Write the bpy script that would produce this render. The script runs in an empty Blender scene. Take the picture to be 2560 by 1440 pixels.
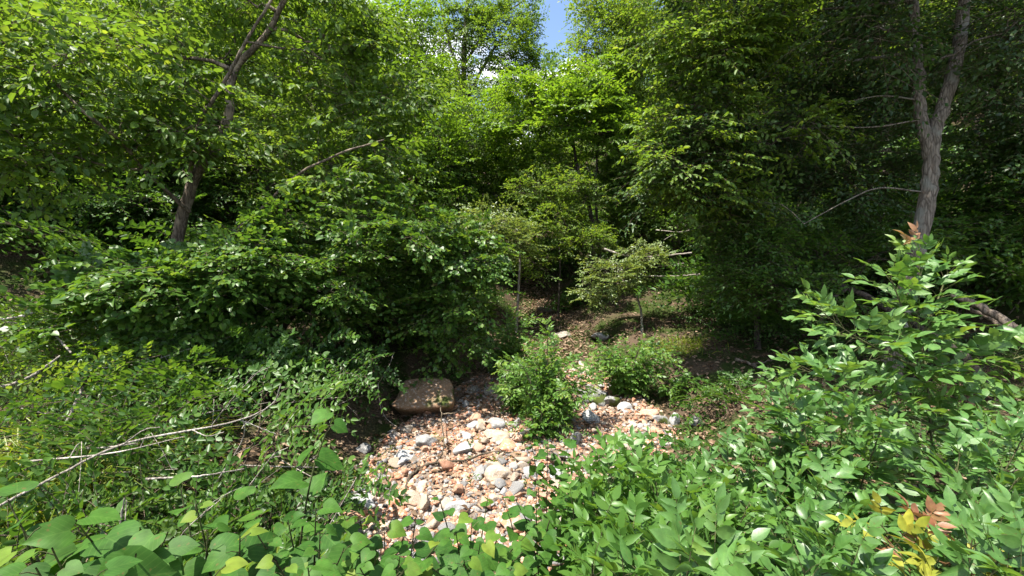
import bpy, math
import numpy as np
R = np.random.default_rng
SC = bpy.context.scene
COL = SC.collection
RAD = math.radians

# ------------------------------------------------------------------ camera and space
F = 1074.0                       # focal length in pixels of the 2560 wide photograph
PITCH = RAD(-3.0)
FW = np.array([0, math.cos(PITCH), math.sin(PITCH)])
UPV = np.array([0, -math.sin(PITCH), math.cos(PITCH)])
def P(px, py, d):
    """a point d metres in front of the camera in the direction of a photo pixel"""
    return d*FW + np.array([(px-1280)/F*d, 0, 0]) + UPV*((720-py)/F*d)
def vnoise(x, y, seed=0):
    """smooth value noise, vectorised"""
    x = np.asarray(x, float); y = np.asarray(y, float)
    xi = np.floor(x).astype(np.int64); yi = np.floor(y).astype(np.int64)
    def h(a, b):
        n = (a*374761393 + b*668265263 + seed*982451653) & 0x7fffffff
        n = ((n ^ (n >> 13))*1274126177) & 0x7fffffff
        return ((n ^ (n >> 16)) & 0xffff)/65535.0
    fx = x-xi; fy = y-yi
    fx = fx*fx*(3-2*fx); fy = fy*fy*(3-2*fy)
    a = h(xi, yi)*(1-fx)+h(xi+1, yi)*fx
    b = h(xi, yi+1)*(1-fx)+h(xi+1, yi+1)*fx
    return a*(1-fy)+b*fy-0.5
def sst(a, b, t):
    u = np.clip((t-a)/(b-a), 0, 1); return u*u*(3-2*u)
YC = [0, 3, 4, 6, 9, 12, 15, 19, 25, 40]
def creek_x(y): return np.interp(y, YC, [-.7, -.7, -.5, .35, .75, 1.15, .9, .35, .3, .3])
def creek_w(y): return np.interp(y, YC, [1.4, 1.4, 1.45, 2.2, 1.35, .75, .55, .5, .5, .5])
def bed_z(y): return np.interp(y, YC+[80], [-2.5, -2.5, -2.45, -2.32, -2.15, -1.75, -.95, .35, 2.6, 8.5, 22])
def gz(x, y):
    """height of the ground"""
    x = np.asarray(x, float); y = np.asarray(y, float)
    dx = x-creek_x(y); w = creek_w(y)
    e = np.maximum(np.abs(dx)-w, 0)
    left = dx < 0
    bank = np.where(left, .5, .32)*sst(0, 1.0, e)
    hill = np.where(left, .10*e + .45*np.maximum(e-7, 0), .10*e + .42*np.maximum(e-5.5, 0))
    hill = np.minimum(hill, 14+.1*e)
    z = bed_z(y)+bank+hill*sst(2, 6, y)
    yb = 3.3+1.1*sst(.6, 2.2, x)+.5*sst(-1.8, -3.0, x)
    near = -1.62-.05*np.clip(y, -20, 3)
    k = sst(yb-2.3, yb, y)
    z = near*(1-k)+z*k
    z = z + .10*vnoise(x*1.1, y*1.1, 3)*sst(-.3, .6, e) + .07*vnoise(x*3, y*3, 5) + .5*vnoise(x*.25, y*.25, 9)*sst(3, 9, e)
    return z
def G(x, y, dz=0.): return np.array([x, y, float(gz(x, y))+dz])

# ------------------------------------------------------------------ materials
def mat(name):
    m = bpy.data.materials.new(name); m.use_nodes = True
    nt = m.node_tree; nt.nodes.clear()
    return m, nt, nt.nodes.new, nt.links.new
def ramp(new, stops):
    r = new('ShaderNodeValToRGB'); el = r.color_ramp.elements
    while len(el) < len(stops): el.new(.5)
    for e, (p, c) in zip(el, stops): e.position = p; e.color = (*c, 1)
    return r
def leaf_mat(name, stops, trans, tf=.42, rough=.42, spec=.4, veins=False):
    m, nt, new, link = mat(name)
    out = new('ShaderNodeOutputMaterial')
    at = new('ShaderNodeAttribute'); at.attribute_name = 'tint'
    rp = ramp(new, stops); link(at.outputs['Fac'], rp.inputs[0])
    col = rp.outputs[0]
    p = new('ShaderNodeBsdfPrincipled'); p.inputs['Roughness'].default_value = rough
    p.inputs['Specular IOR Level'].default_value = spec
    if veins:
        lu = new('ShaderNodeAttribute'); lu.attribute_name = 'lu'
        lv = new('ShaderNodeAttribute'); lv.attribute_name = 'lv'
        ab = new('ShaderNodeMath'); ab.operation = 'ABSOLUTE'; link(lu.outputs['Fac'], ab.inputs[0])
        # side veins run forward from the midrib
        k = new('ShaderNodeMath'); k.operation = 'MULTIPLY_ADD'; link(ab.outputs[0], k.inputs[0]); k.inputs[1].default_value = -.55; link(lv.outputs['Fac'], k.inputs[2])
        f = new('ShaderNodeMath'); f.operation = 'PINGPONG'; link(k.outputs[0], f.inputs[0]); f.inputs[1].default_value = .085
        a = new('ShaderNodeMath'); a.operation = 'LESS_THAN'; link(f.outputs[0], a.inputs[0]); a.inputs[1].default_value = .010
        b = new('ShaderNodeMath'); b.operation = 'LESS_THAN'; link(ab.outputs[0], b.inputs[0]); b.inputs[1].default_value = .028
        mx = new('ShaderNodeMath'); mx.operation = 'MAXIMUM'; link(a.outputs[0], mx.inputs[0]); link(b.outputs[0], mx.inputs[1])
        sc = new('ShaderNodeMath'); sc.operation = 'MULTIPLY'; link(mx.outputs[0], sc.inputs[0]); sc.inputs[1].default_value = .16
        g = new('ShaderNodeMixRGB'); link(sc.outputs[0], g.inputs[0]); link(col, g.inputs[1]); g.inputs[2].default_value = (.16, .26, .06, 1)
        # faint mottling of the blade
        nz = new('ShaderNodeTexNoise'); nz.inputs['Scale'].default_value = 34; tc = new('ShaderNodeTexCoord'); link(tc.outputs['Object'], nz.inputs['Vector'])
        m2 = new('ShaderNodeMixRGB'); m2.blend_type = 'OVERLAY'; m2.inputs[0].default_value = .55; link(g.outputs[0], m2.inputs[1]); link(nz.outputs['Fac'], m2.inputs[2])
        n5 = new('ShaderNodeTexNoise'); n5.inputs['Scale'].default_value = 75; n5.inputs['Detail'].default_value = 2; link(tc.outputs['Object'], n5.inputs['Vector'])
        r5 = ramp(new, [(.66, (0, 0, 0)), (.72, (.6, .6, .6))]); link(n5.outputs['Fac'], r5.inputs[0])
        m5 = new('ShaderNodeMixRGB'); link(r5.outputs[0], m5.inputs[0]); link(m2.outputs[0], m5.inputs[1]); m5.inputs[2].default_value = (.13, .10, .03, 1)
        col = m5.outputs[0]
        bp = new('ShaderNodeBump'); bp.inputs['Strength'].default_value = .2; bp.inputs['Distance'].default_value = .004
        iv = new('ShaderNodeMath'); iv.operation = 'SUBTRACT'; link(nz.outputs['Fac'], iv.inputs[0]); link(mx.outputs[0], iv.inputs[1])
        link(iv.outputs[0], bp.inputs['Height']); link(bp.outputs[0], p.inputs['Normal'])
    link(col, p.inputs['Base Color'])
    t = new('ShaderNodeBsdfTranslucent')
    tm = new('ShaderNodeMixRGB'); tm.blend_type = 'MULTIPLY'; tm.inputs[0].default_value = 1
    link(col, tm.inputs[1]); tm.inputs[2].default_value = (*trans, 1); link(tm.outputs[0], t.inputs['Color'])
    mix = new('ShaderNodeMixShader'); mix.inputs[0].default_value = tf
    link(p.outputs[0], mix.inputs[1]); link(t.outputs[0], mix.inputs[2]); link(mix.outputs[0], out.inputs[0])
    return m
def bark_mat(name, c1, c2, scale=1., moss=None):
    m, nt, new, link = mat(name)
    out = new('ShaderNodeOutputMaterial'); p = new('ShaderNodeBsdfPrincipled'); p.inputs['Roughness'].default_value = .9
    p.inputs['Specular IOR Level'].default_value = .15
    tc = new('ShaderNodeTexCoord'); mp = new('ShaderNodeMapping'); mp.inputs['Scale'].default_value = (22*scale, 22*scale, 4*scale)
    link(tc.outputs['Object'], mp.inputs['Vector'])
    n = new('ShaderNodeTexNoise'); n.inputs['Scale'].default_value = 1.6; n.inputs['Detail'].default_value = 6; n.inputs['Roughness'].default_value = .7
    link(mp.outputs[0], n.inputs['Vector'])
    v = new('ShaderNodeTexVoronoi'); v.feature = 'DISTANCE_TO_EDGE'; v.inputs['Scale'].default_value = 1.1; link(mp.outputs[0], v.inputs['Vector'])
    rp = ramp(new, [(.32, c2), (.62, c1)]); link(n.outputs['Fac'], rp.inputs[0])
    mul = new('ShaderNodeMixRGB'); mul.blend_type = 'MULTIPLY'; mul.inputs[0].default_value = .75
    r2 = ramp(new, [(0, (.25, .22, .2)), (.16, (1, 1, 1))]); link(v.outputs['Distance'], r2.inputs[0])
    link(rp.outputs[0], mul.inputs[1]); link(r2.outputs[0], mul.inputs[2])
    col = mul.outputs[0]
    n2 = new('ShaderNodeTexNoise'); n2.inputs['Scale'].default_value = 5; n2.inputs['Detail'].default_value = 4; link(tc.outputs['Object'], n2.inputs['Vector'])
    r3 = ramp(new, [(.52, (0, 0, 0)), (.66, (1, 1, 1))]); link(n2.outputs['Fac'], r3.inputs[0])
    mx = new('ShaderNodeMixRGB'); link(r3.outputs[0], mx.inputs[0]); link(col, mx.inputs[1]); mx.inputs[2].default_value = (*(moss or [min(1, a*1.5) for a in c1]), 1)
    link(mx.outputs[0], p.inputs['Base Color'])
    b = new('ShaderNodeBump'); b.inputs['Strength'].default_value = .8; b.inputs['Distance'].default_value = .03
    ad = new('ShaderNodeMath'); ad.operation = 'ADD'; link(n.outputs['Fac'], ad.inputs[0]); link(v.outputs['Distance'], ad.inputs[1])
    link(ad.outputs[0], b.inputs['Height']); link(b.outputs[0], p.inputs['Normal']); link(p.outputs[0], out.inputs[0])
    return m
def rock_mat(name, stops, spots=(.38, .37, .35), moss=0., rscale=9., attr=False, per_object=True):
    m, nt, new, link = mat(name)
    out = new('ShaderNodeOutputMaterial'); p = new('ShaderNodeBsdfPrincipled'); p.inputs['Roughness'].default_value = .85
    p.inputs['Specular IOR Level'].default_value = .25
    tc = new('ShaderNodeTexCoord')
    n = new('ShaderNodeTexNoise'); n.inputs['Scale'].default_value = rscale; n.inputs['Detail'].default_value = 8; n.inputs['Roughness'].default_value = .65
    link(tc.outputs['Object'], n.inputs['Vector'])
    if attr:
        a = new('ShaderNodeAttribute'); a.attribute_name = 'tint'; src = a.outputs['Fac']
        ad = new('ShaderNodeMath'); ad.operation = 'MULTIPLY_ADD'; link(n.outputs['Fac'], ad.inputs[0]); ad.inputs[1].default_value = .22; link(src, ad.inputs[2])
    else:
        oi = new('ShaderNodeObjectInfo')
        ad = new('ShaderNodeMath'); ad.operation = 'MULTIPLY_ADD'; link(oi.outputs['Random'], ad.inputs[0]); ad.inputs[1].default_value = .5 if per_object else 0.; 
        sb = new('ShaderNodeMath'); sb.operation = 'MULTIPLY_ADD'; link(n.outputs['Fac'], sb.inputs[0]); sb.inputs[1].default_value = .9; sb.inputs[2].default_value = -.2
        link(sb.outputs[0], ad.inputs[2])
    rp = ramp(new, stops); link(ad.outputs[0], rp.inputs[0])
    n2 = new('ShaderNodeTexNoise'); n2.inputs['Scale'].default_value = rscale*4.5; n2.inputs['Detail'].default_value = 3; link(tc.outputs['Object'], n2.inputs['Vector'])
    r2 = ramp(new, [(.54, (0, 0, 0)), (.64, (.7, .7, .7))]); link(n2.outputs['Fac'], r2.inputs[0])
    mx = new('ShaderNodeMixRGB'); link(r2.outputs[0], mx.inputs[0]); link(rp.outputs[0], mx.inputs[1]); mx.inputs[2].default_value = (*spots, 1)
    col = mx.outputs[0]
    if moss:
        n3 = new('ShaderNodeTexNoise'); n3.inputs['Scale'].default_value = rscale*.6; n3.inputs['Detail'].default_value = 6; link(tc.outputs['Object'], n3.inputs['Vector'])
        r3 = ramp(new, [(.62-moss*.3, (0, 0, 0)), (.72-moss*.3, (1, 1, 1))]); link(n3.outputs['Fac'], r3.inputs[0])
        m3 = new('ShaderNodeMixRGB'); link(r3.outputs[0], m3.inputs[0]); link(col, m3.inputs[1]); m3.inputs[2].default_value = (.05, .065, .012, 1); col = m3.outputs[0]
    link(col, p.inputs['Base Color'])
    b = new('ShaderNodeBump'); b.inputs['Strength'].default_value = .7; b.inputs['Distance'].default_value = .02
    ad2 = new('ShaderNodeMath'); ad2.operation = 'MULTIPLY_ADD'; link(n2.outputs['Fac'], ad2.inputs[0]); ad2.inputs[1].default_value = .4; link(n.outputs['Fac'], ad2.inputs[2])
    link(ad2.outputs[0], b.inputs['Height']); link(b.outputs[0], p.inputs['Normal']); link(p.outputs[0], out.inputs[0])
    return m
def ground_mat(name, stops, moss_c, lo, hi, scale=3.):
    m, nt, new, link = mat(name)
    out = new('ShaderNodeOutputMaterial'); p = new('ShaderNodeBsdfPrincipled'); p.inputs['Roughness'].default_value = .95
    p.inputs['Specular IOR Level'].default_value = .1
    tc = new('ShaderNodeTexCoord')
    n = new('ShaderNodeTexNoise'); n.inputs['Scale'].default_value = scale*7; n.inputs['Detail'].default_value = 9; n.inputs['Roughness'].default_value = .7
    link(tc.outputs['Object'], n.inputs['Vector'])
    rp = ramp(new, stops); link(n.outputs['Fac'], rp.inputs[0])
    n3 = new('ShaderNodeTexNoise'); n3.inputs['Scale'].default_value = scale*.35; n3.inputs['Detail'].default_value = 7; link(tc.outputs['Object'], n3.inputs['Vector'])
    r3 = ramp(new, [(lo, (0, 0, 0)), (hi, (1, 1, 1))]); link(n3.outputs['Fac'], r3.inputs[0])
    m3 = new('ShaderNodeMixRGB'); link(r3.outputs[0], m3.inputs[0]); link(rp.outputs[0], m3.inputs[1]); m3.inputs[2].default_value = (*moss_c, 1)
    link(m3.outputs[0], p.inputs['Base Color'])
    v = new('ShaderNodeTexVoronoi'); v.inputs['Scale'].default_value = scale*9; link(tc.outputs['Object'], v.inputs['Vector'])
    ad = new('ShaderNodeMath'); ad.operation = 'MULTIPLY_ADD'; link(v.outputs['Distance'], ad.inputs[0]); ad.inputs[1].default_value = -.5; link(n.outputs['Fac'], ad.inputs[2])
    b = new('ShaderNodeBump'); b.inputs['Strength'].default_value = .9; b.inputs['Distance'].default_value = .04
    link(ad.outputs[0], b.inputs['Height']); link(b.outputs[0], p.inputs['Normal']); link(p.outputs[0], out.inputs[0])
    return m
def st(*cols):
    n = len(cols); return [(i/(n-1), c) for i, c in enumerate(cols)]
TR = (1.72, 1.5, .68)
M = {
 'green':   leaf_mat('leaf_green', st((.041, .088, .013), (.071, .143, .020), (.110, .194, .028), (.165, .232, .034)), TR, tf=.5, rough=.5),
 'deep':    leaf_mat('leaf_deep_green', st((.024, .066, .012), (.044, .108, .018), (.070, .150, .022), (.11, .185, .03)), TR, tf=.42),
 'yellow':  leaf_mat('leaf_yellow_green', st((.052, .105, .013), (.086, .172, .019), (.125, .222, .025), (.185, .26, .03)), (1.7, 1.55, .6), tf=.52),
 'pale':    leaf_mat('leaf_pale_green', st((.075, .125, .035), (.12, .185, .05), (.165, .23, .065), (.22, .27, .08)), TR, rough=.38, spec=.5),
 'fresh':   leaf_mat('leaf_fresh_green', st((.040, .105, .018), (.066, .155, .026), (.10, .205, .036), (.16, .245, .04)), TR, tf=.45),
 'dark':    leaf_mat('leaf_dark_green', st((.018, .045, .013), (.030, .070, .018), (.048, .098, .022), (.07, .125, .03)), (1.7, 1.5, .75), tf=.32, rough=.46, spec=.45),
 'redbud':  leaf_mat('leaf_redbud', st((.022, .068, .012), (.034, .098, .015), (.052, .13, .018), (.16, .21, .025)), (1.7, 1.5, .6), tf=.40, rough=.55, spec=.18, veins=True),
 'ash':     leaf_mat('leaf_ash', st((.040, .105, .018), (.062, .15, .032), (.095, .195, .05), (.16, .25, .045)), (1.7, 1.5, .6), tf=.38, rough=.40, spec=.5, veins=True),
 'redleaf': leaf_mat('leaf_reddish', st((.16, .055, .035), (.20, .085, .045), (.23, .12, .06), (.30, .22, .06)), (1.4, 1.1, .8), tf=.3, veins=True),
 'yleaf':   leaf_mat('leaf_yellowed', st((.14, .19, .025), (.20, .23, .03), (.28, .27, .035), (.32, .24, .04)), (1.4, 1.2, .6), tf=.35, veins=True),
 'grass':   leaf_mat('grass_blade', st((.08, .13, .012), (.13, .19, .018), (.18, .23, .022), (.24, .26, .05)), (1.7, 1.5, .6)),
 'litter':  leaf_mat('dead_leaf', st((.075, .048, .03), (.13, .082, .05), (.19, .13, .085), (.27, .20, .14)), (1.2, 1, .8), tf=.1, rough=.8, spec=.1),
 'bark':    bark_mat('bark_grey_brown', (.20, .16, .125), (.075, .06, .048)),
 'barkpale':bark_mat('bark_pale', (.34, .30, .25), (.15, .13, .11)),
 'barkdark':bark_mat('bark_dark', (.085, .07, .055), (.03, .025, .02)),
 'barkR':   bark_mat('bark_ridged', (.23, .195, .16), (.09, .075, .06), 1.1, (.17, .165, .14)),
 'twig':    bark_mat('twig_bark', (.13, .105, .075), (.06, .05, .035), 2),
 'deadwood':bark_mat('dead_wood', (.42, .38, .33), (.22, .19, .16), 2),
 'gstem':   bark_mat('green_stem', (.10, .11, .045), (.06, .06, .03), 2),
}
W3 = {'twig': 0}

# ------------------------------------------------------------------ mesh builder
class MB:
    def __init__(s): s.v = []; s.l = []; s.n = []; s.mi = []; s.t = []; s.u = []; s.w = []; s.c = 0
    def add(s, v, faces, mi=0, tint=None, u=None, w=None):
        """faces: list of integer arrays (K,3) or (K,4)"""
        v = np.asarray(v, float).reshape(-1, 3)
        s.v.append(v)
        n = len(v)
        s.t.append(np.zeros(n) if tint is None else tint); s.u.append(np.zeros(n) if u is None else u); s.w.append(np.zeros(n) if w is None else w)
        for f in faces:
            f = np.asarray(f, np.int64)
            if not len(f): continue
            s.l.append((f+s.c).ravel()); s.n.append(np.full(len(f), f.shape[1])); s.mi.append(np.full(len(f), mi))
        s.c += n
    def tubes(s, pts, rad, m=5, mi=0, cap=True):
        """pts (T,P,3), rad (T,P)"""
        pts = np.asarray(pts, float); rad = np.asarray(rad, float)
        if pts.ndim == 2: pts = pts[None]; rad = rad[None]
        T, Pn, _ = pts.shape
        if not T: return
        tan = nrm(np.gradient(pts, axis=1))
        ref = np.zeros((T, 1, 3)); mean = np.abs(nrm(pts[:, -1]-pts[:, 0])); k = np.argmin(mean, axis=1); ref[np.arange(T), 0, k] = 1
        a = nrm(np.cross(tan, ref)); b = np.cross(tan, a)
        th = np.arange(m)/m*2*math.pi
        v = pts[:, :, None, :] + rad[:, :, None, None]*(a[:, :, None, :]*np.cos(th)[:, None] + b[:, :, None, :]*np.sin(th)[:, None])
        base = (np.arange(T)*Pn*m)[:, None, None]; i = (np.arange(Pn-1)*m)[None, :, None]; j = np.arange(m)[None, None, :]; j2 = (j+1) % m
        q = np.stack([base+i+j, base+i+j2, base+i+m+j2, base+i+m+j], -1).reshape(-1, 4)
        s.add(v.reshape(-1, 3), [q], mi)
    def leaves(s, pos, fwd, up, size, tint, tpl, mi=0, width=1.):
        if not len(pos): return
        tv, tf = tpl
        f = nrm(fwd); sd = nrm(np.cross(f, up)); n = np.cross(sd, f)
        size = np.asarray(size)[:, None, None]
        zs = np.clip(R(len(pos)).normal(1, .75, (len(pos), 1, 1)), -1.2, 3.2); wz = R(len(pos)+1).uniform(.82, 1.15, (len(pos), 1, 1))
        v = pos[:, None] + size*(sd[:, None]*(tv[None, :, 0:1]*width*wz) + f[:, None]*tv[None, :, 1:2] + n[:, None]*tv[None, :, 2:3]*zs)
        K = len(tv); N = len(pos)
        off = (np.arange(N)*K)[:, None, None]
        s.add(v.reshape(-1, 3), [(np.asarray(g)[None]+off).reshape(-1, len(g[0])) for g in tf], mi,
              np.repeat(tint, K), np.tile(tv[:, 0]*2, N), np.tile(tv[:, 1], N))
    def build(s, name, mats, parent=None, base=(0, 0, 0), smooth=False, attrs=True):
        me = bpy.data.meshes.new(name)
        v = np.concatenate(s.v)-np.asarray(base); l = np.concatenate(s.l); n = np.concatenate(s.n); mi = np.concatenate(s.mi)
        me.vertices.add(len(v)); me.vertices.foreach_set('co', v.astype(np.float32).ravel())
        me.loops.add(len(l)); me.loops.foreach_set('vertex_index', l.astype(np.int32))
        me.polygons.add(len(n)); me.polygons.foreach_set('loop_start', np.concatenate([[0], np.cumsum(n)[:-1]]).astype(np.int32))
        for m in (mats if isinstance(mats, (list, tuple)) else [mats]): me.materials.append(m)
        me.polygons.foreach_set('material_index', mi.astype(np.int32))
        if attrs:
            for nm, arr in (('tint', s.t), ('lu', s.u), ('lv', s.w)):
                a = np.concatenate(arr)
                if a.any(): me.attributes.new(nm, 'FLOAT', 'POINT').data.foreach_set('value', a.astype(np.float32))
        me.update(calc_edges=True)
        if smooth: me.polygons.foreach_set('use_smooth', np.ones(len(n), bool))
        o = bpy.data.objects.new(name, me); COL.objects.link(o)
        if parent is not None: o.parent = parent
        return o
def nrm(a):
    return a/np.maximum(np.linalg.norm(a, axis=-1, keepdims=True), 1e-9)
# leaf templates: x across, y along, z out of the blade
def grid_tpl(rows, cols, fold, droop, cup=0.):
    V = []; Q = []
    for (y, hw, yc) in rows:
        for c in cols:
            yy = y+(yc-y)*(1-abs(c))
            V.append((c*hw, yy, fold*abs(c*hw) - droop*max(yy, 0)**2 - cup*(c*hw)**2))
    k = len(cols)
    for i in range(len(rows)-1):
        for j in range(k-1): Q.append((i*k+j, i*k+j+1, (i+1)*k+j+1, (i+1)*k+j))
    return np.array(V), [np.array(Q)]
FAR = (np.array([(0, 0, 0), (.30, .42, .10), (0, 1, -.12), (-.30, .42, .10)]), [np.array([(0, 1, 2), (0, 2, 3)])])
MID = (np.array([(0, 0, 0), (.25, .25, .07), (.24, .66, .05), (0, 1, -.12), (-.24, .66, .05), (-.25, .25, .07)]), [np.array([(0, 1, 2, 3), (0, 3, 4, 5)])])
HEARTM = (np.array([(0, .06, 0), (.30, -.05, .06), (.50, .25, .08), (.34, .68, .02), (0, 1, -.16), (-.34, .68, .02), (-.50, .25, .08), (-.30, -.05, .06), (0, .5, -.02)]),
          [np.array([(0, 1, 2, 8), (8, 2, 3, 4), (8, 4, 5, 6), (0, 8, 6, 7)])])
HEART = grid_tpl([(-.09, .26, .03), (0., .44, .06), (.18, .535, .2), (.38, .52, .4), (.6, .38, .61), (.8, .19, .8), (.92, .07, .92), (1., .0, 1.)], (-1, -.6, 0, .6, 1), .22, .22, .25)
LANCE = grid_tpl([(0, .02, 0), (.12, .15, .12), (.32, .235, .32), (.55, .22, .55), (.78, .12, .78), (.92, .045, .92), (1, 0, 1)], (-1, 0, 1), .25, .2)

def put(name, label, cat, loc, group=None):
    o = bpy.data.objects.new(name, None); COL.objects.link(o); o.location = loc
    o.empty_display_size = .2
    o['label'] = label; o['category'] = cat
    if group: o['group'] = group
    return o
def tag(o, label, cat, group=None):
    o['label'] = label; o['category'] = cat
    if group: o['group'] = group
    return o
def kind(o, k, label=None):
    o['kind'] = k
    if label: o['label'] = label
    return o
def dup(root, loc, rotz, s, label, group):
    r = root.copy(); COL.objects.link(r); r.location = loc; r.rotation_euler = (0, 0, rotz)
    r.scale = s if isinstance(s, tuple) else (s, s, s)
    r['label'] = label; r['group'] = group
    for ch in list(root.children):
        c = ch.copy(); COL.objects.link(c); c.parent = r
        for g in ch.children:
            d = g.copy(); COL.objects.link(d); d.parent = c
    return r
def curve(pts, n):
    """smooth polyline through pts (Catmull-Rom)"""
    p = np.asarray(pts, float); p = np.vstack([2*p[0]-p[1], p, 2*p[-1]-p[-2]])
    out = []; t = np.linspace(0, len(pts)-1, n)
    for u in t:
        i = min(int(u), len(pts)-2); f = u-i
        a, b, c, d = p[i:i+4]
        out.append(.5*((2*b)+(c-a)*f+(2*a-5*b+4*c-d)*f*f+(3*b-a-3*c+d)*f**3))
    return np.array(out)

# ------------------------------------------------------------------ foliage
def spray(rg, O, D, N, L, nside=5, kl=6, leaf=.06, droop=.2, ang=52, tintb=.45, tints=.22, jit=.35, opp=False, hang=.15):
    """flat leafy twigs. O, D, N (S,3), L (S). returns leaf arrays and twig polylines"""
    S = len(O); D = nrm(D); B = nrm(np.cross(D, N)); N = np.cross(B, D)
    L = np.asarray(L)
    Z = np.array([0, 0, 1.])
    def pt(o, d, l, t): return o + d*(l*t)[..., None] - Z*(droop*l*t*t)[..., None]
    t4 = np.linspace(0, 1, 4)
    tw = [pt(O[:, None], D[:, None], L[:, None], np.tile(t4, (S, 1)))]
    TO, TD, TN, TL, T0 = [O], [D], [N], [L], [np.full(S, .35)]
    for j in range(nside):
        t = .12+.78*(j+rg.random(S)*.6)/max(nside, 1)
        sg = np.where((j % 2 == 0), 1., -1.)*np.ones(S)
        a = np.radians(ang+rg.normal(0, 9, S))
        d2 = nrm(D*np.cos(a)[:, None]+B*(sg*np.sin(a))[:, None]+rg.normal(0, .12, (S, 3)))
        o2 = pt(O, D, L, t); l2 = L*(.62-.38*t)*(.8+.4*rg.random(S))
        TO.append(o2); TD.append(d2); TN.append(N); TL.append(l2); T0.append(np.full(S, .1))
        tw.append(pt(o2[:, None], d2[:, None], l2[:, None], np.tile(t4, (S, 1))))
    TO, TD, TN, TL, T0 = (np.concatenate(x) for x in (TO, TD, TN, TL, T0))
    K = kl; n = len(TO)
    tt = T0[:, None]+(1-T0[:, None])*(np.arange(K)[None]+rg.random((n, K))*.5+.3)/K
    if opp: tt = T0[:, None]+(1-T0[:, None])*(np.repeat(np.arange((K+1)//2), 2)[:K][None]+.6)/((K+1)//2)
    tt = np.minimum(tt, 1)
    pos = pt(TO[:, None], TD[:, None], TL[:, None], tt)
    bb = nrm(np.cross(TD, TN))
    sg = np.where(np.arange(K) % 2 == 0, 1., -1.)[None]*np.ones((n, 1))
    a = np.radians(52+rg.normal(0, 14, (n, K))); a[:, -1] *= .2
    fw = TD[:, None]*np.cos(a)[..., None]+bb[:, None]*(sg*np.sin(a))[..., None]+rg.normal(0, .14, (n, K, 3)); fw[..., 2] -= hang
    up = TN[:, None]+rg.normal(0, jit, (n, K, 3))
    sz = leaf*(.65+.6*rg.random((n, K)))
    tb = (tintb+rg.normal(0, .08, n))[:, None]
    ti = np.clip(tb+rg.normal(0, tints, (n, K))*.7, 0, 1)
    f = lambda x: x.reshape(-1, *x.shape[2:])
    return f(pos), f(fw), f(up), f(sz), f(ti), np.concatenate(tw)
def grow(rg, nodes, nrad, cl, r0=.012, up_pen=1.2):
    """join cluster centres to the wood: branch polylines and radii"""
    order = np.argsort(np.min(np.linalg.norm(cl[:, None]-nodes[None], axis=-1), axis=1))
    pts = [*nodes]; par = [-1]*len(nodes); kids = []; rmax = list(nrad*.8)
    for i in order:
        A = np.array(pts); d = np.linalg.norm(A-cl[i], axis=1)+up_pen*np.maximum(A[:, 2]-cl[i][2]+.1, 0)
        k = int(np.argmin(d)); par.append(k); rmax.append(rmax[k]*.75); pts.append(cl[i]); kids.append(len(pts)-1)
    cnt = np.ones(len(pts))
    for k in range(len(pts)-1, len(nodes)-1, -1):
        if par[k] >= 0: cnt[par[k]] += cnt[k]
    out = []; rad = []
    for k in kids:
        a = np.array(pts[par[k]]); b = np.array(pts[k]); L = np.linalg.norm(b-a)
        m1 = a+(b-a)*.33+rg.normal(0, .07, 3)*L+np.array([0, 0, .05*L]); m2 = a+(b-a)*.66+rg.normal(0, .07, 3)*L
        out.append(curve([a, m1, m2, b], 7))
        ra = min(r0*math.sqrt(cnt[k])*1.5, rmax[par[k]]); rad.append(np.linspace(ra, max(ra*.55, r0*.5), 7))
    return np.array(out), np.array(rad)
def ellipsoid_pts(rg, c, r, n, shell=.45, flat=None):
    d = nrm(rg.normal(0, 1, (n, 3))); k = rg.random(n)**shell
    return np.asarray(c)+d*k[:, None]*np.asarray(r)
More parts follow.
